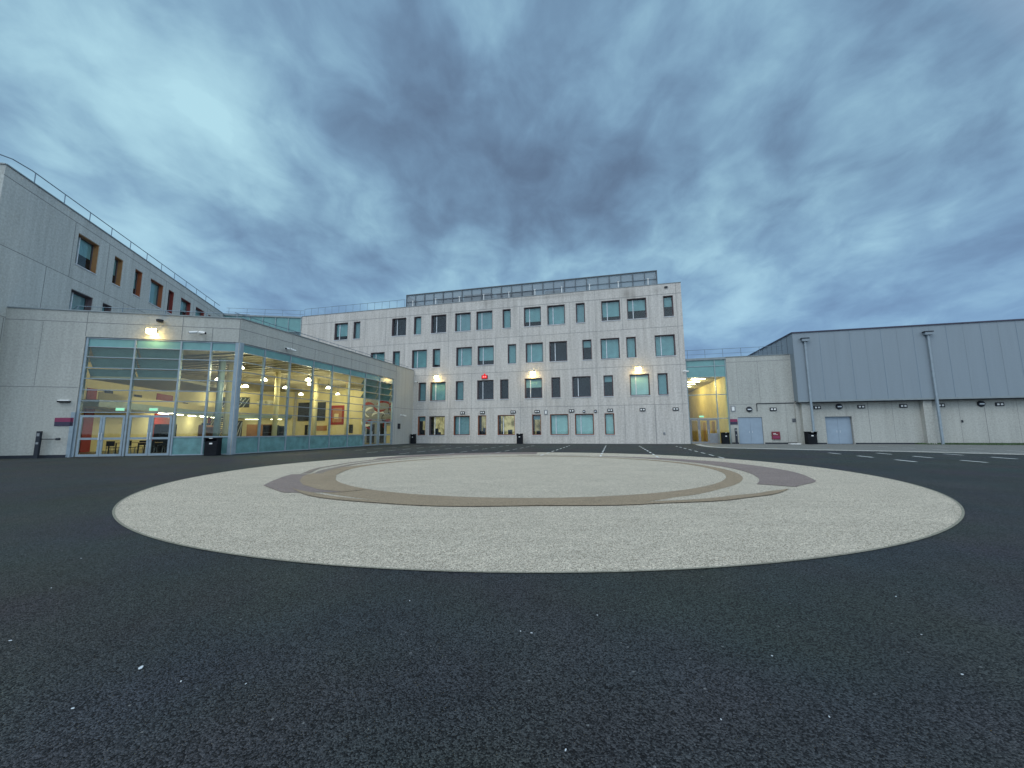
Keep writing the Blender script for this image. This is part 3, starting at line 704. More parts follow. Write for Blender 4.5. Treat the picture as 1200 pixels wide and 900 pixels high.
# ceiling ribs
b = MB('ceil')
for i in range(26):
    x = -21+i*0.8; b.box(x, x+0.10, 0.4, 13.0, 6.24, 6.349)
part('ceiling_rib', b, low, SIDE)
# inner walls
b = MB('cream'); b.box(1.75, WL-0.3, -0.12, -0.03, 0.02, 6.3); part('inner_wall', b, low, WING)
b = MB('cream'); b.box(-44.9, -29.3, -0.14, -0.05, 0.02, 6.3); part('inner_wall', b, low, MAIN)
b = MB('cream'); b.box(0.2, LLN-0.2, -0.3, -0.2, 0.02, 6.3); part('inner_wall', b, low, LNK)
b = MB('cream'); b.box(-3.95, -0.3, 0.31, 0.35, 0.02, 6.3); part('inner_wall', b, low, SIDE)
b = MB('cream'); b.box(-11.3, -7.86, 0.31, 0.35, 0.02, 6.3); part('inner_wall', b, low, ENTR)
# red wall panels, mezzanine edge, wide openings on the wing side
b = MB('redp')
for x0, x1, z1 in ((7.6,8.5,4.5),(15.8,18.4,4.9),(26.2,26.9,3.1)): b.box(x0, x1, -0.17, -0.121, 0.03, z1)
part('red_panel', b, low, WING)
b = MB('alu2'); b.box(5.0, 27.0, -2.4, -0.2, 3.05, 3.5); b.m('cream').box(5.0,27.0,-2.35,-2.3,3.5,4.0); part('mezzanine', b, low, WING)
b = MB('dgrey')
for x0, x1, z0, z1 in ((20.3,21.0,3.6,4.4),(9.2,9.9,4.2,4.5),(12.6,13.4,4.2,4.5)): b.box(x0, x1, -0.3, -0.19, z0, z1)
b.m('black').box(24.6,26.0,-0.5,-0.19,0.03,2.4)
part('wall_unit', b, low, WING)
b = MB('ceil'); b.box(-7.7,-3.15,0.4,7.5,4.42,4.6); part('lowered_ceiling', b, low, ENTR)
# round columns
for fr_, x, y in ((ENTR,-2.35,3.2),(SIDE,-18.2,4.6),(SIDE,-14.1,4.6),(SIDE,-9.8,4.6),(SIDE,-5.4,4.6)):
    b = MB('alu2' if fr_ is ENTR else 'cream'); b.tube((x,y,0.02),(x,y,6.34),0.19,16); b.smooth = True; part('column', b, low, fr_)
# fittings on the far inner wall (seen through the side glass)
b = MB('dgrey')
for x0, x1 in ((-44.6,-42.9),(-42.4,-40.7)): b.box(x0, x1, -0.24, -0.141, 2.7, 4.95)
part('dark_screen', b, low, MAIN)
b = MB('redp'); b.box(-39.9,-38.1,-0.2,-0.142,2.2,4.5); b.m('tan').box(-39.65,-38.35,-0.215,-0.201,2.5,4.2); b.m('cream').box(-39.4,-38.8,-0.22,-0.216,2.9,3.5); part('framed_picture', b, low, MAIN)
b = MB('tan'); b.box(-42.2,-40.4,-0.2,-0.142,1.5,2.1); part('notice_board', b, low, MAIN)
b = MB('dgrey'); b.box(-37.3,-36.8,-0.2,-0.142,1.2,2.2); b.box(-43.5,-43.1,-0.2,-0.142,1.0,2.2); part('wall_unit', b, low, MAIN)
b = MB('mgrey'); b.box(-35.6,-30.4,-0.158,-0.142,0.05,5.2); b.m('black').box(-34.9,-33.9,-0.17,-0.159,0.05,2.2); b.box(-33.2,-32.4,-0.17,-0.159,0.05,2.3); b.m('cream').box(-32.3,-31.2,-0.17,-0.159,0.05,2.0); part('screen_wall', b, low, MAIN)
b = MB('redp')
for k in range(12):     # abstract red and black swirls on the screen behind the side doors
    a0 = 0.25*k
    b.m(('redp','dgrey','white','redp')[k % 4])
    cx_, cz_ = -32.9+2.5*math.sin(k*1.7)*0.8, 3.2+1.1*math.cos(k*2.3)
    pass
    n0 = 10; P = []
    for j in range(n0+1):
        a = a0+j*0.28; P.append((cx_+0.9*math.cos(a), cz_+0.55*math.sin(a)))
    for j in range(n0):
        (x0,z0),(x1,z1) = P[j], P[j+1]; t_ = 0.04+0.14*math.sin(math.pi*j/n0); t2 = 0.04+0.14*math.sin(math.pi*(j+1)/n0)
        b.face([(x0,-0.18-0.002*k,z0-t_),(x1,-0.18-0.002*k,z1-t2),(x1,-0.18-0.002*k,z1+t2),(x0,-0.18-0.002*k,z0+t_)])
b.smooth = 'raw'
part('mural', b, low, MAIN)
# staircase and under-mezzanine strip lights at the back
b = MB('dgrey')
for i in range(14): b.box(18.8+i*0.28, 19.1+i*0.28, -3.9, -2.45, 0.05+i*0.22, 0.16+i*0.22)
for yy in (-3.95, -2.43):
    b.tube((18.8,yy,0.9),(22.8,yy,4.1),0.04,6); b.tube((18.8,yy,0.5),(22.8,yy,3.7),0.03,6); b.tube((18.8,yy,0.1),(22.8,yy,3.2),0.07,6)
part('staircase', b, low, WING)
b = MB('strip')
for x in (14.0,16.5,19,21.5,24): b.box(x, x+1.3, -1.4, -1.25, 2.98, 3.04)
part('strip_light', b, low, WING)
b = MB('strip'); b.box(1.0,2.4,-1.2,-1.1,2.85,2.9); b.box(4.0,5.4,-1.2,-1.1,2.85,2.9); b.box(6.8,8.0,-1.2,-1.1,2.85,2.9); part('strip_light', b, low, LNK)
b = MB('alu2'); b.box(0.3, LLN-0.3, -1.7, -0.31, 3.02, 3.45); b.m('cream').box(0.3, LLN-0.3, -1.66, -1.62, 3.46, 4.2); part('mezzanine', b, low, LNK)
b = MB('dgrey'); b.box(0.9, 3.9, -0.36, -0.305, 4.35, 5.6); b.box(0.5, 3.3, -0.36, -0.305, 0.05, 2.75); b.m('mull')
for i in range(6):
    b.tube((0.6+i*0.5,-0.42,0.3),(1.5+i*0.5 if i < 4 else 3.3,-0.42,2.6),0.03,6); b.tube((1.0+i*0.45,-0.42,4.4),(1.7+i*0.45,-0.42,5.5),0.03,6)
b.m('lit4').box(4.8,6.6,-0.36,-0.305,4.6,5.2)
part('stair_screen', b, low, LNK)
b = MB('tan'); b.box(3.9,6.6,-0.5,-0.31,0.05,2.3); b.m('yellow').box(0.8,2.2,-0.45,-0.31,0.05,2.6); part('servery', b, low, LNK)
# entrance glazing
ZT = (2.50, 3.15, 3.77, 4.42, 5.05, 5.67, 6.27)
def curtain(fr, xs, door_bays, louvre_bays, sill=1.08, top=6.80):
    f = MB('alu')
    x0, x1 = xs[0], xs[-1]
    for i, x in enumerate(xs):
        tw = 0.045 if i not in (0, len(xs)-1) else 0.06
        f.box(x-tw, x+tw, 0.04, 0.20, 0.02, top)
    f.box(x0+0.06, x1-0.06, 0.05, 0.18, top-0.06, top-0.002)
    for a, c in zip(xs, xs[1:]):
        bay = xs.index(a)
        for z in ZT:
            if z == 2.50 or bay not in door_bays or z > 2.5: f.box(a+0.046, c-0.046, 0.06, 0.15, z-0.022, z+0.022)
        if bay not in door_bays:
            f.box(a+0.046, c-0.046, 0.05, 0.17, sill-0.035, sill+0.035); f.box(a+0.046, c-0.046, 0.05, 0.17, 0.02, 0.08)
    part('glazing_frame', f, low, fr)
    for a, c in zip(xs, xs[1:]):
        bay = xs.index(a)
        s = MB('spandrel'); s.box(a+0.046, c-0.046, 0.09, 0.12, 6.292, 6.738); part('spandrel_panel', s, low, fr)
        zb = 2.53 if bay in door_bays else sill+0.036
        gp = MB('clear'); gp.box(a+0.046, c-0.046, 0.10, 0.106, zb, 6.247)
        part('glass_panel', gp, low, fr)
        if bay not in door_bays:
            s = MB('spandrel_low'); s.box(a+0.046, c-0.046, 0.09, 0.12, 0.081, sill-0.036); part('spandrel_panel', s, low, fr)
        if bay in louvre_bays:
            lo = MB('louvre')
            for z in (4.44, 5.07, 5.69):
                lo.face([(a+0.06,0.55,z+0.03),(c-0.06,0.55,z+0.03),(c-0.06,0.22,z+0.56),(a+0.06,0.22,z+0.56)])
                lo.face([(a+0.06,0.60,z+0.03),(a+0.06,0.27,z+0.56),(c-0.06,0.27,z+0.56),(c-0.06,0.60,z+0.03)])
            part('louvre_blade', lo, low, fr)
def door(fr, x0, x1, hinge, mat='alu', h=2.34, zmid=1.02):
    f = MB(mat); w_ = x1-x0
    f.box(x0, x0+0.11, 0.07, 0.13, 0.03, h); f.box(x1-0.11, x1, 0.07, 0.13, 0.03, h)
    f.box(x0+0.11, x1-0.11, 0.07, 0.13, h-0.12, h); f.box(x0+0.11, x1-0.11, 0.07, 0.13, 0.03, 0.16); f.box(x0+0.11, x1-0.11, 0.07, 0.13, zmid-0.06, zmid+0.06)
    o = part('door', f, low, fr)
    g_ = MB('clear'); g_.box(x0+0.11, x1-0.11, 0.097, 0.103, 0.16, zmid-0.06); g_.box(x0+0.11, x1-0.11, 0.097, 0.103, zmid+0.06, h-0.12); part('pane', g_, o, loc=(0,0,0))
    hx = x1-0.055 if hinge < 0 else x0+0.055
    hd = MB('mull'); hd.tube((hx,0.02,0.95),(hx,0.02,1.35),0.018,8); hd.box(hx-0.01,hx+0.01,0.02,0.07,0.97,0.99); hd.box(hx-0.01,hx+0.01,0.02,0.07,1.31,1.33); part('handle', hd, o, loc=(0,0,0))
xsE = [-7.77,-5.42,-3.10,-1.53,-0.06]
curtain(ENTR, xsE, (0,1), (0,1))
for a, c in ((-7.66,-6.60),(-6.60+0.02,-5.52),(-5.32,-4.26),(-4.24,-3.20)): door(ENTR, a, c, -1 if a in (-7.66,-5.32) else 1)
xsS = [-21.42,-19.6,-17.5,-15.3,-13.2,-11.0,-8.8,-6.5,-4.1]
curtain(SIDE, xsS, (6,7), (6,7), 1.05)
for a, c in ((-8.7,-7.65),(-7.63,-6.6),(-6.4,-5.3),(-5.28,-4.2)): door(SIDE, a, c, 1)
# big corner post
b = MB('alu'); b.prism([(-0.22,0.02),(0.06,0.02),(0.16,0.22),(0.05,0.40),(-0.14,0.30)], 0.02, 6.81); part('corner_post', b, low, ENTR)
b = MB('alu'); b.box(-8.02,-7.84,-0.03,0.14,0.02,2.5); part('corner_post', b, low, ENTR)
b = MB('rail')
for i in range(5): x = -8.8+i*2.2; b.tube((x,0.55,7.8),(x,0.55,8.75),0.02,6)
b.tube((-8.8,0.55,8.75),(0.2,0.55,8.75),0.02,6); b.tube((-8.8,0.55,8.75),(-9.3,0.75,8.5),0.02,6)
part('roof_handrail', b, low, ENTR)
b = MB('rail')
for i in range(10): x = -21.3+i*2.3; b.tube((x,0.55,7.8),(x,0.55,8.75),0.02,6)
b.tube((-21.5,0.55,8.75),(-0.3,0.55,8.75),0.02,6)
part('roof_handrail', b, low, SIDE)
for x in (-6.0, -4.35):
    b = MB('exitglow'); b.box(x-0.2, x+0.2, 0.32, 0.35, 2.62, 2.76); b.m('white').box(x-0.22, x+0.22, 0.351, 0.37, 2.60, 2.78); part('exit_sign', b, low, ENTR)
b = MB('dgrey'); b.box(-9.2,-7.95,-0.03,-0.004,0.0,0.16); b.box(XE+0.3,-9.2,-0.03,-0.004,0.0,0.16); part('plinth', b, low, ENTR)

# ------------------------------------------------------------------ pendants, tables, chairs inside
def pendant_proto():
    t = thing('pendant_lamp', (0,0,0), 'x', 'pendant lamp')
    s = MB('bulb'); s.lathe([(0.05,0.20),(0.10,0.17),(0.20,0.08),(0.24,-0.02),(0.235,-0.02),(0.19,0.06),(0.05,0.16)], n=18); s.smooth = True; part('shade', s, t, loc=(0,0,0))
    c = MB('dgrey'); c.tube((0,0,0.19),(0,0,0.42),0.055,10); part('lamp_holder', c, t, loc=(0,0,0))
    c = MB('dgrey'); c.tube((0,0,0.42),(0,0,0.80),0.012,6); part('cable', c, t, loc=(0,0,0))
    return t
PL = [((-17.9,24.95),'beside the corner post of the entrance front'),((-23.6,30.6),'over the middle of the lit entrance bays'),((-33.0,45.0-0.5),'far back left of the corner post'),
      ((-24.6,35.2),'just right of the corner post of the canteen'),((-20.2,31.0),'behind the first mullion of the side glazing'),((-21.8,36.7),'in the second side bay of the canteen'),
      ((-16.7,31.2),'upper of the close pair in a side bay'),((-18.0,34.0),'lower of the close pair in a side bay'),((-23.8,43.1),'deep inside behind the third side pane'),
      ((-17.8,37.0),'in the fourth side bay of the canteen'),((-19.8,43.4),'deep inside below the red reflection')]
pp = pendant_proto()
for i, ((x, y), lb) in enumerate(PL):
    o = pp if i == 0 else copy_tree(pp)
    o.location = (x, y, 5.53); o['label'] = 'glowing white bell shaped pendant lamp ' + lb; o['group'] = 'pendant lamps in the canteen'
    ld = bpy.data.lights.new('pendant_light', 'POINT'); ld.energy = 95; ld.color = (1.0, 0.88, 0.55); ld.shadow_soft_size = 0.2
    lo = bpy.data.objects.new('pendant_light', ld); COL.objects.link(lo); lo.parent = o; lo.location = (0,0,-0.25)
for x, y in ((16,-1.3),(22,-1.3)):
    ld = bpy.data.lights.new('strip_light', 'POINT'); ld.energy = 90; ld.color = (1.0, 0.9, 0.6); ld.shadow_soft_size = 0.3
    lo = bpy.data.objects.new('strip_light_source', ld); COL.objects.link(lo); lo.location = WING.w(x, y, 2.6)
def chair_proto():
    t = thing('canteen_chair', (0,0,0), 'x', 'chair')
    s = MB('black'); s.box(-0.21,0.21,-0.21,0.21,0.43,0.46); part('seat', s, t, loc=(0,0,0))
    s = MB('black'); s.box(-0.2,0.2,0.19,0.22,0.55,0.85); part('backrest', s, t, loc=(0,0,0))
    for a in (-1,1):
        for c in (-1,1):
            s = MB('mgrey'); s.tube((0.18*a,0.18*c,0.43),(0.22*a,0.22*c,0.02),0.015,6); part('leg', s, t, loc=(0,0,0))
        s = MB('mgrey'); s.tube((0.18*a,0.2,0.46),(0.18*a,0.21,0.62),0.012,6); part('back_frame', s, t, loc=(0,0,0))
    return t
def table_proto():
    t = thing('canteen_table', (0,0,0), 'x', 'table')
    s = MB('wood'); s.box(-0.8,0.8,-0.38,0.38,0.71,0.74); part('tabletop', s, t, loc=(0,0,0))
    for a in (-1,1):
        for c in (-1,1):
            s = MB('dgrey'); s.box(0.72*a-0.025,0.72*a+0.025,0.32*c-0.025,0.32*c+0.025,0.02,0.709); part('leg', s, t, loc=(0,0,0))
    return t
for fr_, x, y, lb, mt in ((SIDE,-19.9,7.5,'dark drinks cabinet deep behind the first side pane','black'),(SIDE,-15.9,9.0,'brown serving cabinet deep behind the third side pane','tan'),(SIDE,-10.2,8.0,'dark grey cabinet deep behind the sixth side pane','dgrey'),(ENTR,-1.3,9.0,'black drinks cabinet behind the glass left of the corner post','black')):
    t = thing('display_cabinet', fr_.w(x, y, 0.015), lb, 'cabinet', None, fr_.a)
    s = MB(mt); s.box(-0.5,0.5,0,0.6,0,0.12); s.box(-0.5,-0.45,0,0.6,0.12,1.75); s.box(0.45,0.5,0,0.6,0.12,1.75); s.box(-0.5,0.5,0,0.6,1.751,1.9); s.box(-0.449,0.449,0.55,0.6,0.121,1.75); part('body', s, t, loc=(0,0,0))
    for q in range(3): s = MB('mgrey'); s.box(-0.449,0.449,0.03,0.54,0.5+0.4*q,0.52+0.4*q); part('shelf', s, t, loc=(0,0,0))
tp, chp = table_proto(), chair_proto(); k = 0; kc = 0
TL = [(ENTR,-6.9,2.6,'behind the leftmost entrance door'),(ENTR,-5.1,2.9,'behind the middle entrance doors'),(ENTR,-3.6,2.4,'behind the rightmost entrance door'),
      (ENTR,-1.0,3.4,'behind the black bin'),(SIDE,-17,2.4,'behind the second side pane'),(SIDE,-12.2,2.6,'behind the middle side pane')]
for fr_, x, y, lb in TL:
    o = tp if k == 0 else copy_tree(tp); k += 1
    p = fr_.w(x, y, 0); o.location = p; o.rotation_euler = (0,0,fr_.a+0.1*k); o['label'] = 'canteen table with light wooden top ' + lb; o['group'] = 'canteen tables'
    for q, (dx, dy, rz) in enumerate(((-0.4,0.6,0),(0.4,0.6,0),(-0.4,-0.6,math.pi),(0.4,-0.6,math.pi))):
        c = chp if kc == 0 else copy_tree(chp); kc += 1
        c.location = p + (Matrix.Rotation(o.rotation_euler.z, 3, 'Z') @ Vector((dx, dy, 0))); c.rotation_euler = (0,0,o.rotation_euler.z+rz)
        c['label'] = 'black chair, %s of the table %s' % (('far left','far right','near left','near right')[q], lb); c['group'] = 'canteen chairs'

# ------------------------------------------------------------------ right hand glazed link, block and hall
D0 = 0.25
link = thing('entrance_link', MAIN.w(1.8, 3), 'narrow glazed entrance link glowing yellow beside the four storey block', 'building')
f = MB('alu2')
for x in (0.08, 2.62, 3.56): f.box(x-0.04, x+0.04, D0, D0+0.14, 0.02, 8.05)
for z in (2.40, 4.67, 6.40, 7.45): f.box(0.12, 2.579, D0+0.01, D0+0.12, z-0.035, z+0.035); f.box(2.661, 3.519, D0+0.01, D0+0.12, z-0.035, z+0.035)
part('glazing_frame', f, link, MAIN)
for a, c in ((0.125,2.575),(2.665,3.515)):
    s = MB('spandrel'); s.box(a, c, D0+0.05, D0+0.08, 6.44, 7.41); s.box(a, c, D0+0.05, D0+0.08, 7.49, 8.04); part('spandrel_panel', s, link, MAIN)
    s = MB('clear'); s.box(a, c, D0+0.05, D0+0.056, 2.44, 6.36)
    if a > 1: s.box(a, c, D0+0.05, D0+0.056, 0.05, 2.36)
    part('glass_panel', s, link, MAIN)
s = MB('roofing'); s.box(0.02, 3.62, D0+0.0, 22, 8.052, 8.20); s.m('coping').box(0.02, 3.62, D0-0.06, D0-0.002, 8.04, 8.25); part('roof', s, link, MAIN)
s = MB('yellow'); s.box(3.46, 3.6, D0+0.2, 21.8, 0.02, 6.4); s.box(0.02, 3.45, 21.6, 21.8, 0.02, 6.4); part('inner_wall', s, link, MAIN)
s = MB('cream'); s.box(0.01, 0.10, D0+0.2, 21.5, 0.02, 6.4); s.m('dgrey').box(0.101,0.13,2.5,6.5,0.02,5.0); part('inner_wall', s, link, MAIN)
s = MB('ceil'); s.box(0.11, 3.45, D0+0.2, 21.5, 6.41, 6.5); part('ceiling', s, link, MAIN)
s = MB('floor_in'); s.box(0.02, 3.45, D0+0.02, 21.5, 0.004, 0.014); part('floor', s, link, MAIN)
s = MB('wood'); s.box(3.40,3.459,5.0,5.9,0.02,2.2); s.box(3.40,3.459,9.0,9.9,0.02,2.2); part('inner_door', s, link, MAIN)
for i in range(7):
    s = MB('strip'); s.box(0.75, 2.05, 1.6+i*2.3, 1.75+i*2.3, 6.36, 6.405); part('strip_light', s, link, MAIN)
for y in (3.5, 9.5):
    ld = bpy.data.lights.new('corridor_light', 'POINT'); ld.energy = 190; ld.color = (1.0, 0.86, 0.48); ld.shadow_soft_size = 0.3
    lo = bpy.data.objects.new('corridor_light', ld); COL.objects.link(lo); lo.location = MAIN.w(1.5, y, 5.9)
for x0, x1 in ((0.16,0.9),(0.93,1.72),(1.75,2.54)):
    f = MB('mgrey'); f.box(x0, x0+0.09, D0+0.03, D0+0.09, 0.03, 2.34); f.box(x1-0.09, x1, D0+0.03, D0+0.09, 0.03, 2.34); f.box(x0+0.09, x1-0.09, D0+0.03, D0+0.09, 2.22, 2.34)
    f.box(x0+0.09, x1-0.09, D0+0.03, D0+0.09, 0.03, 0.2 if x0 < 1.7 else 1.0)
    o = part('door', f, link, MAIN)
    g_ = MB('clear'); g_.box(x0+0.09, x1-0.09, D0+0.055, D0+0.061, 0.2 if x0 < 1.7 else 1.0, 2.22); part('pane', g_, o, loc=(0,0,0))
    hd = MB('mull'); hd.tube((x1-0.045,D0-0.02,0.95),(x1-0.045,D0-0.02,1.35),0.016,6); part('handle', hd, o, loc=(0,0,0))
s = MB('exitglow'); s.box(1.05, 1.45, D0+0.3, D0+0.34, 2.52, 2.68); part('exit_sign', s, link, MAIN)
s = MB('rail')
for i in range(6): x = 0.4+i*1.6; s.tube((x,0.9,8.2),(x,0.9,9.2),0.02,6)
s.tube((0.1,0.9,9.2),(8.8,0.9,9.2),0.02,6); s.tube((0.1,0.9,8.75),(8.8,0.9,8.75),0.015,6)
part('roof_handrail', s, link, MAIN)

blk = thing('plant_room_block', MAIN.w(6.3, 4), 'two storey pale concrete block with blue double doors right of the glazed link', 'building')
s = MB('precast_low'); hb = [(4.30,6.32,0.0,2.46)]
holed(s, 3.63, 9.30, 0, 8.22, hb, y=D0, depth=0.15)
s.face([(3.63,D0,0),(3.63,D0,8.22),(3.63,20,8.22),(3.63,20,0)]); s.face([(3.63,D0,8.22),(9.0,D0,8.22),(9.0,12,8.22),(3.63,12,8.22)])
s.m('joint'); hjoint(s, 3.63, 9.0, 3.68, y=D0); hjoint(s, 3.63, 9.0, 7.72, y=D0); vjoint(s, 6.3, 3.72, 7.68, y=D0, w=0.02); vjoint(s, 8.3, 0, 3.66, y=D0, w=0.015); vjoint(s, 4.5, 3.72, 7.68, y=D0, w=0.015)
part('wall', s, blk, MAIN)
s = MB('coping'); s.box(3.6, 9.0, D0-0.05, D0+0.3, 8.222, 8.28); part('coping', s, blk, MAIN)
def blue_door(bld, x0, x1, h, y):
    xm = (x0+x1)/2
    for a, c in ((x0+0.02, xm-0.006), (xm+0.006, x1-0.02)):
        d = MB('bluedoor'); d.box(a, c, y, y+0.05, 0.02, h-0.02); o = part('door', d, bld, MAIN)
        hx = c-0.12 if c < xm+0.01 and c <= xm else a+0.12
        hd = MB('mull'); hd.tube((hx,y-0.03,1.0),(hx,y-0.03,1.2),0.014,6); hd.box(hx-0.012,hx+0.012,y-0.03,y,1.09,1.11); part('handle', hd, o, loc=(0,0,0))
    d = MB('dgrey'); d.box(x0, x1, y+0.052, y+0.08, 0.0, h-0.004); part('door_frame', d, bld, MAIN)
blue_door(blk, 4.30, 6.32, 2.46, D0+0.06)
s = MB('dgrey'); s.box(6.4,8.98,D0-0.02,D0-0.003,0,0.13); s.box(3.65,4.25,D0-0.02,D0-0.003,0,0.13); part('plinth', s, blk, MAIN)
s = MB('dgrey'); s.tube((5.95,D0-0.04,3.0),(5.95,D0-0.04,3.72),0.028,8); s.tube((5.95,D0-0.04,3.72),(9.3,D0-0.04,3.72),0.028,8); part('conduit', s, blk, MAIN)
s = MB('mgrey'); s.box(8.72,9.08,D0-0.03,D0-0.004,1.95,2.3)
for i in range(5): s.m('dgrey').box(8.75,9.05,D0-0.04,D0-0.031,1.98+i*0.065,2.01+i*0.065)
part('vent_grille', s, blk, MAIN)
M['maroon'] = plain('maroon_paint', (0.16, 0.012, 0.025), 0.5)
s = MB('maroon'); s.box(6.98,7.62,D0-0.12,D0-0.002,0.42,1.12); s.m('magenta').box(7.03,7.57,D0-0.125,D0-0.121,0.5,0.72)
s.m('white').box(7.08,7.3,D0-0.126,D0-0.1215,0.93,0.97); s.box(7.08,7.42,D0-0.126,D0-0.1215,0.84,0.87)
tag(part('inlet_cabinet', s, None, MAIN), 'small dark red wall cabinet right of the blue doors of the concrete block', 'cabinet')

hall = thing('sports_hall', MAIN.w(25, 12), 'wide blue grey clad hall over a pale concrete base on the right', 'building')
DB = 0.10; DC = -0.55; HS = 9.05; HE = 46.0; HZ = 3.70; HT = 10.02
s = MB('precast_low'); holed(s, 9.02, HE, 0, HZ+0.1, [(11.25,13.28,0.0,2.42)], y=DB, depth=0.32)
s.box(9.35, 10.0, -0.30, DB-0.002, 0, HZ-0.01); s.box(18.25, 18.85, -0.30, DB-0.002, 0, HZ-0.01); s.face([(9.02,DB,0),(9.02,DB,HZ),(9.02,28,HZ),(9.02,28,0)])
s.m('joint')
for x in (14.55,16.3,20.9,22.6,24.7,28.5,32.2): vjoint(s, x, 0, HZ-0.02, y=DB, w=0.03 if x in (14.55,22.6) else 0.016)
part('base_wall', s, hall, MAIN)
s = MB('clad'); s.box(HS, HE, DC, 28, HZ+0.16, HT)
for i in range(34):     # standing joints between the sheets
    x = HS+0.95+i*1.15
    if x < HE: s.m('rail' if i % 2 else 'clad').box(x-0.012, x+0.012, DC-0.010, DC+0.01, HZ+0.17, HT-0.01)
for i in range(12): s.m('dgrey').box(HS-0.01, HS+0.01, 0.6+i*1.15, 0.63+i*1.15, HZ+0.17, HT-0.01)
part('cladding', s, hall, MAIN)
s = MB('navy'); s.box(HS-0.08, HE, DC-0.08, 28, HT+0.002, HT+0.10); part('roof_trim', s, hall, MAIN)
s = MB('coping'); s.box(HS-0.02, HE, DC-0.035, DC+0.4, HZ+0.02, HZ+0.157); s.m('dgrey').box(HS, HE, DC+0.02, DB-0.01, HZ-0.04, HZ+0.019); part('soffit', s, hall, MAIN)
for x in (9.95, 19.0):
    s = MB('pipe'); s.box(x-0.075, x+0.075, DC-0.16, DC-0.02, 0.0, 9.18); s.m('rail').box(x+0.0755, x+0.09, DC-0.12, DC-0.02, 0.0, 9.1)
    dp_ = part('downpipe', s, hall, MAIN)
    s = MB('dgrey'); s.prism([(x-0.32,DC-0.30),(x+0.32,DC-0.30),(x+0.32,DC-0.02),(x-0.32,DC-0.02)], 9.42, 9.50); s.m('clad').prism([(x-0.26,DC-0.27),(x+0.26,DC-0.27),(x+0.26,DC-0.02),(x-0.26,DC-0.02)], 9.19, 9.418); part('hopper', s, dp_, loc=(0,0,0))
blue_door(hall, 11.25, 13.28, 2.42, DB+0.22)
s = MB('dgrey'); s.box(13.35, 18.2, DB-0.02, DB-0.003, 0, 0.12); s.box(18.9, HE, DB-0.02, DB-0.003, 0, 0.12); s.box(10.05,11.2,DB-0.02,DB-0.003,0,0.12); part('plinth', s, hall, MAIN)

# ------------------------------------------------------------------ wall fittings (things of their own)
def twin_fitting(x, y0, z, label):
    s = MB('dgrey'); s.box(-0.27, 0.27, -0.07, -0.004, -0.15, 0.15)
    t = thing('emergency_light', MAIN.w(x, y0, z), label, 'wall light', 'twin wall lights above the ground floor', MAIN.a)
    part('housing', s, t, loc=(0,0,0))
    for dx in (-0.12, 0.12): q = MB('white'); q.box(dx-0.075, dx+0.075, -0.085, -0.071, -0.07, 0.07); part('lens', q, t, loc=(0,0,0))
for x, lb in ((-23.1,'above the first blue grey ground floor window'),(-20.8,'above the narrow lit window left of the middle bin'),(-17.35,'above the right end of the wide lit window'),
              (-14.75,'above the narrow window right of the middle bin'),(-11.15,'between the two widest pale windows'),(-7.3,'above the last narrow pale window'),(-4.2,'on bare wall under the right floodlight'),(-1.15,'nearest the right corner of the block')):
    twin_fitting(x, 0.0, 3.34, 'twin lens wall light ' + lb)
twin_fitting(7.28, D0, 3.17, 'twin lens wall light right of the blue doors above the red cabinet')
for x, lb in ((10.72,'left of the blue hall doors'),(14.05,'right of the blue hall doors'),(17.1,'left of the right hand downpipe'),(19.7,'just right of the right hand downpipe'),(23.6,'nearest the right edge of the hall'),(27.5,'farthest right under the cladding')):
    twin_fitting(x, DB, 3.25, 'twin lens wall light on the hall base ' + lb)
def round_fitting(x, y0, z, r, label):
    t = thing('bulkhead_light', MAIN.w(x, y0, z), label, 'wall light', 'round wall lights', MAIN.a)
    s = MB('dgrey'); s.lathe([(r*0.9,-0.004),(r,-0.03),(r*0.95,-0.09),(r*0.7,-0.12)], n=20, axis='Y'); part('housing', s, t, loc=(0,0,0))
    s = MB('mull'); s.box(-r*0.6, r*0.6, -0.135, -0.121, -0.06, 0.03); part('lens', s, t, loc=(0,0,0))
round_fitting(5.3, D0, 3.2, 0.26, 'round black wall light above the blue doors of the concrete block')
round_fitting(12.4, DB, 3.3, 0.26, 'round black wall light above the blue hall doors')
round_fitting(22.4, DB, 3.32, 0.26, 'round black wall light under the cladding at the far right')
round_fitting(-9.9, 0, 3.27, 0.14, 'small round wall light above the middle of the second wide pale window')
round_fitting(-8.75, 0, 3.27, 0.16, 'small round wall light between the wide and the narrow pale window')
def plate(name, fr, x, z, w_, h, label, cat, fm='dgrey', im='white', y0=0.0):
    t = thing(name, fr.w(x, y0, z), label, cat, None, fr.a)
    s = MB(fm); s.box(-w_/2, w_/2, -0.04, -0.003, -h/2, h/2); part('panel', s, t, loc=(0,0,0))
    s = MB(im); s.box(-w_/2+0.09, w_/2-0.09, -0.05, -0.041, -h/2+0.09, h/2-0.09); part('face', s, t, loc=(0,0,0))
plate('wall_sign', MAIN, -13.82, 3.25, 0.36, 0.5, 'small upright pale sign left of the first wide pale window', 'sign', 'mgrey')
plate('wall_sign', MAIN, 3.95, 3.28, 0.40, 0.55, 'small upright pale sign beside the glazed link', 'sign', 'mgrey', y0=D0)
plate('wall_plate', MAIN, -2.3, 1.0, 0.2, 0.22, 'small grey access plate low on the bare wall near the right corner', 'plate', 'mgrey', 'dgrey')
plate('intercom', SIDE, -2.9, 1.9, 0.5, 0.55, 'small black panel beside the side doors of the canteen', 'panel', 'black', 'dgrey')
plate('wall_plate', MAIN, 21.0, 1.9, 0.12, 0.2, 'tiny dark plate on the hall base right of the downpipe', 'plate', 'dgrey', 'black', y0=DB)

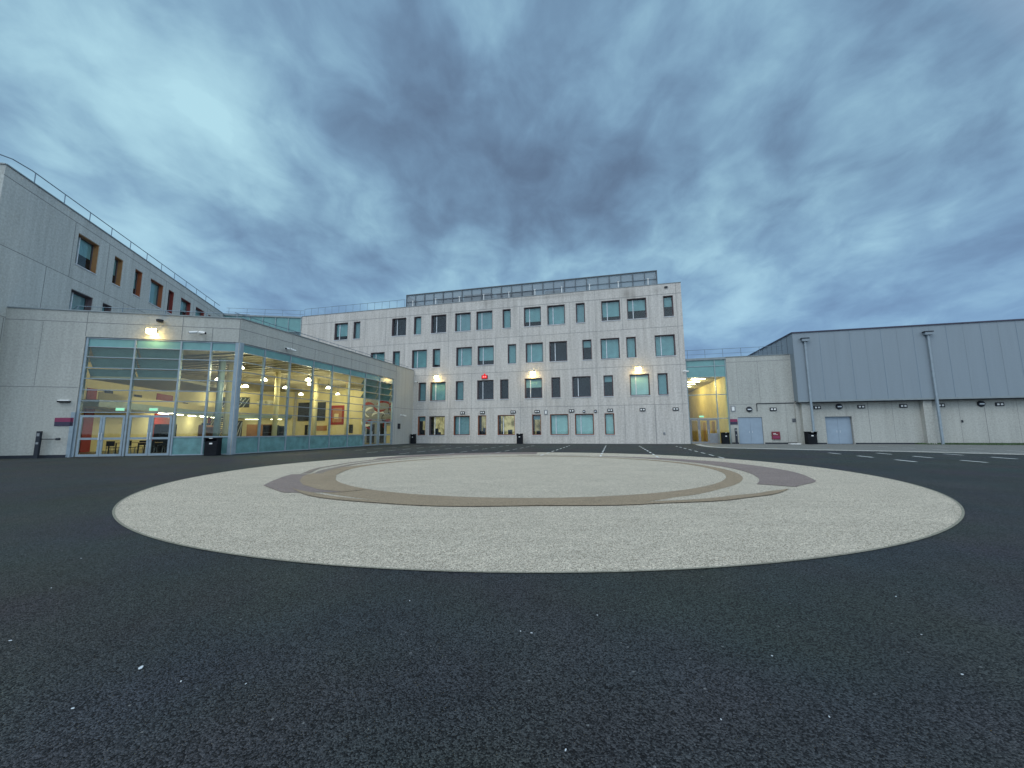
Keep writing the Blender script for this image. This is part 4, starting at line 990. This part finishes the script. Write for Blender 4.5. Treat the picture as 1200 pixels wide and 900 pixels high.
def flood(fr, x, z, label, watt=38):
    t = thing('floodlight', fr.w(x, 0, z), label, 'floodlight', 'lit floodlights on the walls', fr.a)
    s = MB('mgrey'); s.box(-0.20,0.20,-0.38,-0.16,-0.10,0.16); part('housing', s, t, loc=(0,0,0))
    s = MB('mgrey'); s.box(-0.05,0.05,-0.159,-0.004,-0.04,0.06); part('bracket', s, t, loc=(0,0,0))
    s = MB('flood'); s.box(-0.24,0.24,-0.395,-0.381,-0.10,0.16); s.box(-0.2,0.2,-0.36,-0.10,-0.125,-0.101); part('lens', s, t, loc=(0,0,0))
    ld = bpy.data.lights.new('floodlight_source', 'POINT'); ld.energy = watt; ld.color = (1.0, 0.70, 0.28); ld.shadow_soft_size = 0.12
    lo = bpy.data.objects.new('floodlight_source', ld); COL.objects.link(lo); lo.parent = t; lo.location = (0,-0.50,-0.12)
flood(ENTR, -4.45, 7.2, 'lit floodlight above the canteen entrance doors', 22)
flood(MAIN, -26.14, 7.35, 'lit floodlight on the long block nearest the canteen', 36)
flood(MAIN, -15.1, 7.38, 'lit floodlight over the middle of the long block', 42)
flood(MAIN, -4.45, 7.36, 'lit floodlight near the right end of the long block', 42)
t = thing('alarm_beacon', MAIN.w(-20.55, 0, 7.3), 'glowing red alarm box above a dark first floor window', 'alarm', None, MAIN.a)
s = MB('redp'); s.box(-0.34,0.34,-0.10,-0.004,-0.26,0.14); part('housing', s, t, loc=(0,0,0))
s = MB('redglow'); s.box(-0.28,0.28,-0.13,-0.101,-0.22,0.10); s.m('bulb_red').box(-0.16,-0.04,-0.136,-0.131,-0.12,0.02); s.box(0.05,0.18,-0.136,-0.131,-0.12,0.02); s.m('redglow').lathe([(0.11,0.141),(0.10,0.24),(0.04,0.30)], c=(0,-0.06,0), n=14); part('lens', s, t, loc=(0,0,0))

def cctv(fr, x, z, label, y0=0.0, twin=False):
    t = thing('security_camera', fr.w(x, y0, z), label, 'camera', None, fr.a)
    s = MB('white'); s.box(-0.06,0.06,-0.05,-0.004,-0.08,0.08); s.tube((0,-0.05,0),(0,-0.28,-0.02),0.025,8); part('bracket', s, t, loc=(0,0,0))
    for sg in ((-1,1) if twin else (1,)):
        s = MB('white'); s.tube((0.05*sg,-0.28,-0.03),(0.42*sg,-0.40,-0.10),0.075,12); part('body', s, t, loc=(0,0,0))
        s = MB('black'); s.tube((0.42*sg,-0.40,-0.10),(0.44*sg,-0.406,-0.105),0.06,12); part('lens', s, t, loc=(0,0,0))
cctv(ENTR, -2.1, 7.32, 'white twin security camera on the parapet left of the corner post', twin=True)
cctv(SIDE, -18.0, 7.15, 'white twin security camera on the side parapet of the canteen', twin=True)
cctv(MAIN, -0.25, 7.0, 'single security camera at the right corner of the long block')
cctv(MAIN, -28.9, 7.0, 'single security camera beside the canteen end of the long block')
cctv(SIDE, -2.6, 3.1, 'single security camera above the black panel by the side doors')
t = thing('dome_fitting', ENTR.w(-4.2, 0, 7.92), 'small dark dome high on the parapet above the entrance floodlight', 'wall fitting', None, ENTR.a)
s = MB('dgrey'); s.lathe([(0.05,-0.12),(0.15,-0.08),(0.17,0.0),(0.17,0.05)], c=(0,-0.18,0), n=16); part('dome', s, t, loc=(0,0,0))
t = thing('strip_fitting', ENTR.w(-8.4, 0, 3.12), 'small unlit strip light above the purple sign', 'wall light', None, ENTR.a)
s = MB('white'); s.box(-0.26,0.26,-0.12,-0.004,0.0,0.06); part('cover', s, t, loc=(0,0,0)); s = MB('black'); s.box(-0.27,0.27,-0.13,-0.004,-0.08,-0.002); part('housing', s, t, loc=(0,0,0))

def purple_sign(fr, x, z, w_, h, label, y0=0.0):
    t = thing('wall_sign', fr.w(x, y0, z), label, 'sign', None, fr.a)
    s = MB('magenta'); s.box(-w_/2, w_/2, -0.03, -0.003, 0.0, h/2); part('upper_panel', s, t, loc=(0,0,0))
    s = MB('navy'); s.box(-w_/2, w_/2, -0.03, -0.003, -h/2, -0.002); part('lower_panel', s, t, loc=(0,0,0))
purple_sign(ENTR, -8.3, 1.96, 0.86, 0.46, 'magenta and navy sign on the wall left of the entrance doors')
purple_sign(MAIN, 3.93, 2.05, 0.62, 0.52, 'magenta and navy sign between the glazed link and the blue doors', D0)

# ------------------------------------------------------------------ bins, posts, cover
def bin_proto():
    t = thing('litter_bin', (0,0,0), 'x', 'bin')
    s = MB('black'); s.prism([(-0.25,-0.22),(0.25,-0.22),(0.27,0.24),(-0.27,0.24)], 0.02, 0.80); part('body', s, t, loc=(0,0,0))
    s = MB('black'); s.box(-0.29,0.29,-0.26,0.27,0.98,1.03); s.box(-0.27,-0.21,-0.23,0.24,0.801,0.979); s.box(0.21,0.27,-0.23,0.24,0.801,0.979); s.box(-0.209,0.209,0.2,0.24,0.801,0.979); part('hood', s, t, loc=(0,0,0))
    s = MB('dgrey'); s.box(-0.209,0.209,-0.1,0.199,0.801,0.83); part('aperture', s, t, loc=(0,0,0))
    s = MB('white'); s.box(-0.07,0.07,-0.268,-0.2605,0.985,1.02); s.box(-0.06,0.06,-0.228,-0.2205,0.66,0.74); part('label_plate', s, t, loc=(0,0,0))
    return t
bp = bin_proto()
BL = [(ENTR,-0.75,-0.45,1.28,1.0,'wide black litter bin in front of the canteen glass by the corner post'),(MAIN,-28.75,-0.5,0.85,1.02,'black litter bin at the inner corner where the canteen meets the long block'),
      (MAIN,-16.45,-0.9,1.15,1.02,'black litter bin against the middle of the long block'),(MAIN,2.95,-0.35,1.1,1.04,'black litter bin in front of the yellow glazed link'),(MAIN,9.6,-0.85,1.45,1.08,'black litter bin at the foot of the left hall downpipe')]
for i, (fr_, x, y, sx_, sz_, lb) in enumerate(BL):
    o = bp if i == 0 else copy_tree(bp)
    o.location = fr_.w(x, y, 0); o.rotation_euler = (0,0,fr_.a+0.03*i); o.scale = (sx_,1,sz_); o['label'] = lb; o['group'] = 'black litter bins'
def post(fr, x, y, label, arm):
    t = thing('access_post', fr.w(x, y, 0), label, 'post', None, fr.a)
    s = MB('dgrey'); s.box(-0.09,0.09,-0.06,0.06,0,1.45); part('post', s, t, loc=(0,0,0))
    s = MB('mgrey'); s.box(-0.06,0.06,-0.07,-0.0605,1.18,1.34); s.box(-0.06,0.06,-0.07,-0.0605,0.75,0.86); part('control_panel', s, t, loc=(0,0,0))
    if arm:
        s = MB('dgrey'); s.tube((0.09,0,1.02),(0.82,0,1.02),0.022,8); s.tube((0.78,0,1.02),(0.93,0,1.02),0.065,12); part('arm', s, t, loc=(0,0,0))
post(ENTR, -9.15, -0.25, 'dark slim access post with a side arm left of the entrance doors', True)
post(MAIN, 3.95, -0.1, 'dark slim access post between the glazed link and the blue doors', False)
t = thing('drain_cover', MAIN.w(8.4, -0.75, 0.01), 'pale slab lying beside the black bin at the left hall downpipe', 'slab', None, MAIN.a)
s = MB('white'); s.box(-0.45,0.35,-0.25,0.25,0,0.07); part('slab', s, t, loc=(0,0,0))

# small bits of litter on the tarmac
sb = [(165,784),(85,832),(212,800),(288,803),(480,705),(12,752),(610,741),(663,881),(700,722),(905,770),(1128,792),(1050,700),(623,743),(95,655),(845,845),(60,690),(1080,745),(972,842)]
for i, (x, y) in enumerate(sb):
    d = bearing(x, y); t_ = -1.3/d.z; p = Vector((d.x*t_, d.y*t_, 0.006)); s_ = 0.003+0.003*random.random(); 
    if i == 0: s_ = 0.014
    q = MB('mull'); a = random.random()*3
    pts = [(s_*1.5*math.cos(a+j*1.26)*(0.7+0.5*random.random()), s_*0.8*math.sin(a+j*1.26)*(0.7+0.5*random.random())) for j in range(5)]
    q.prism(pts, 0, 0.003)
    o = part('leaf_scrap', q); o.location = p; o.rotation_euler = (0,0,random.random()*3)
    tag(o, 'largest pale leaf scrap on the dark tarmac at the left foreground' if i == 0 else 'tiny pale scrap lying on the dark tarmac of the foreground', 'leaf scrap', 'pale scraps on the tarmac')
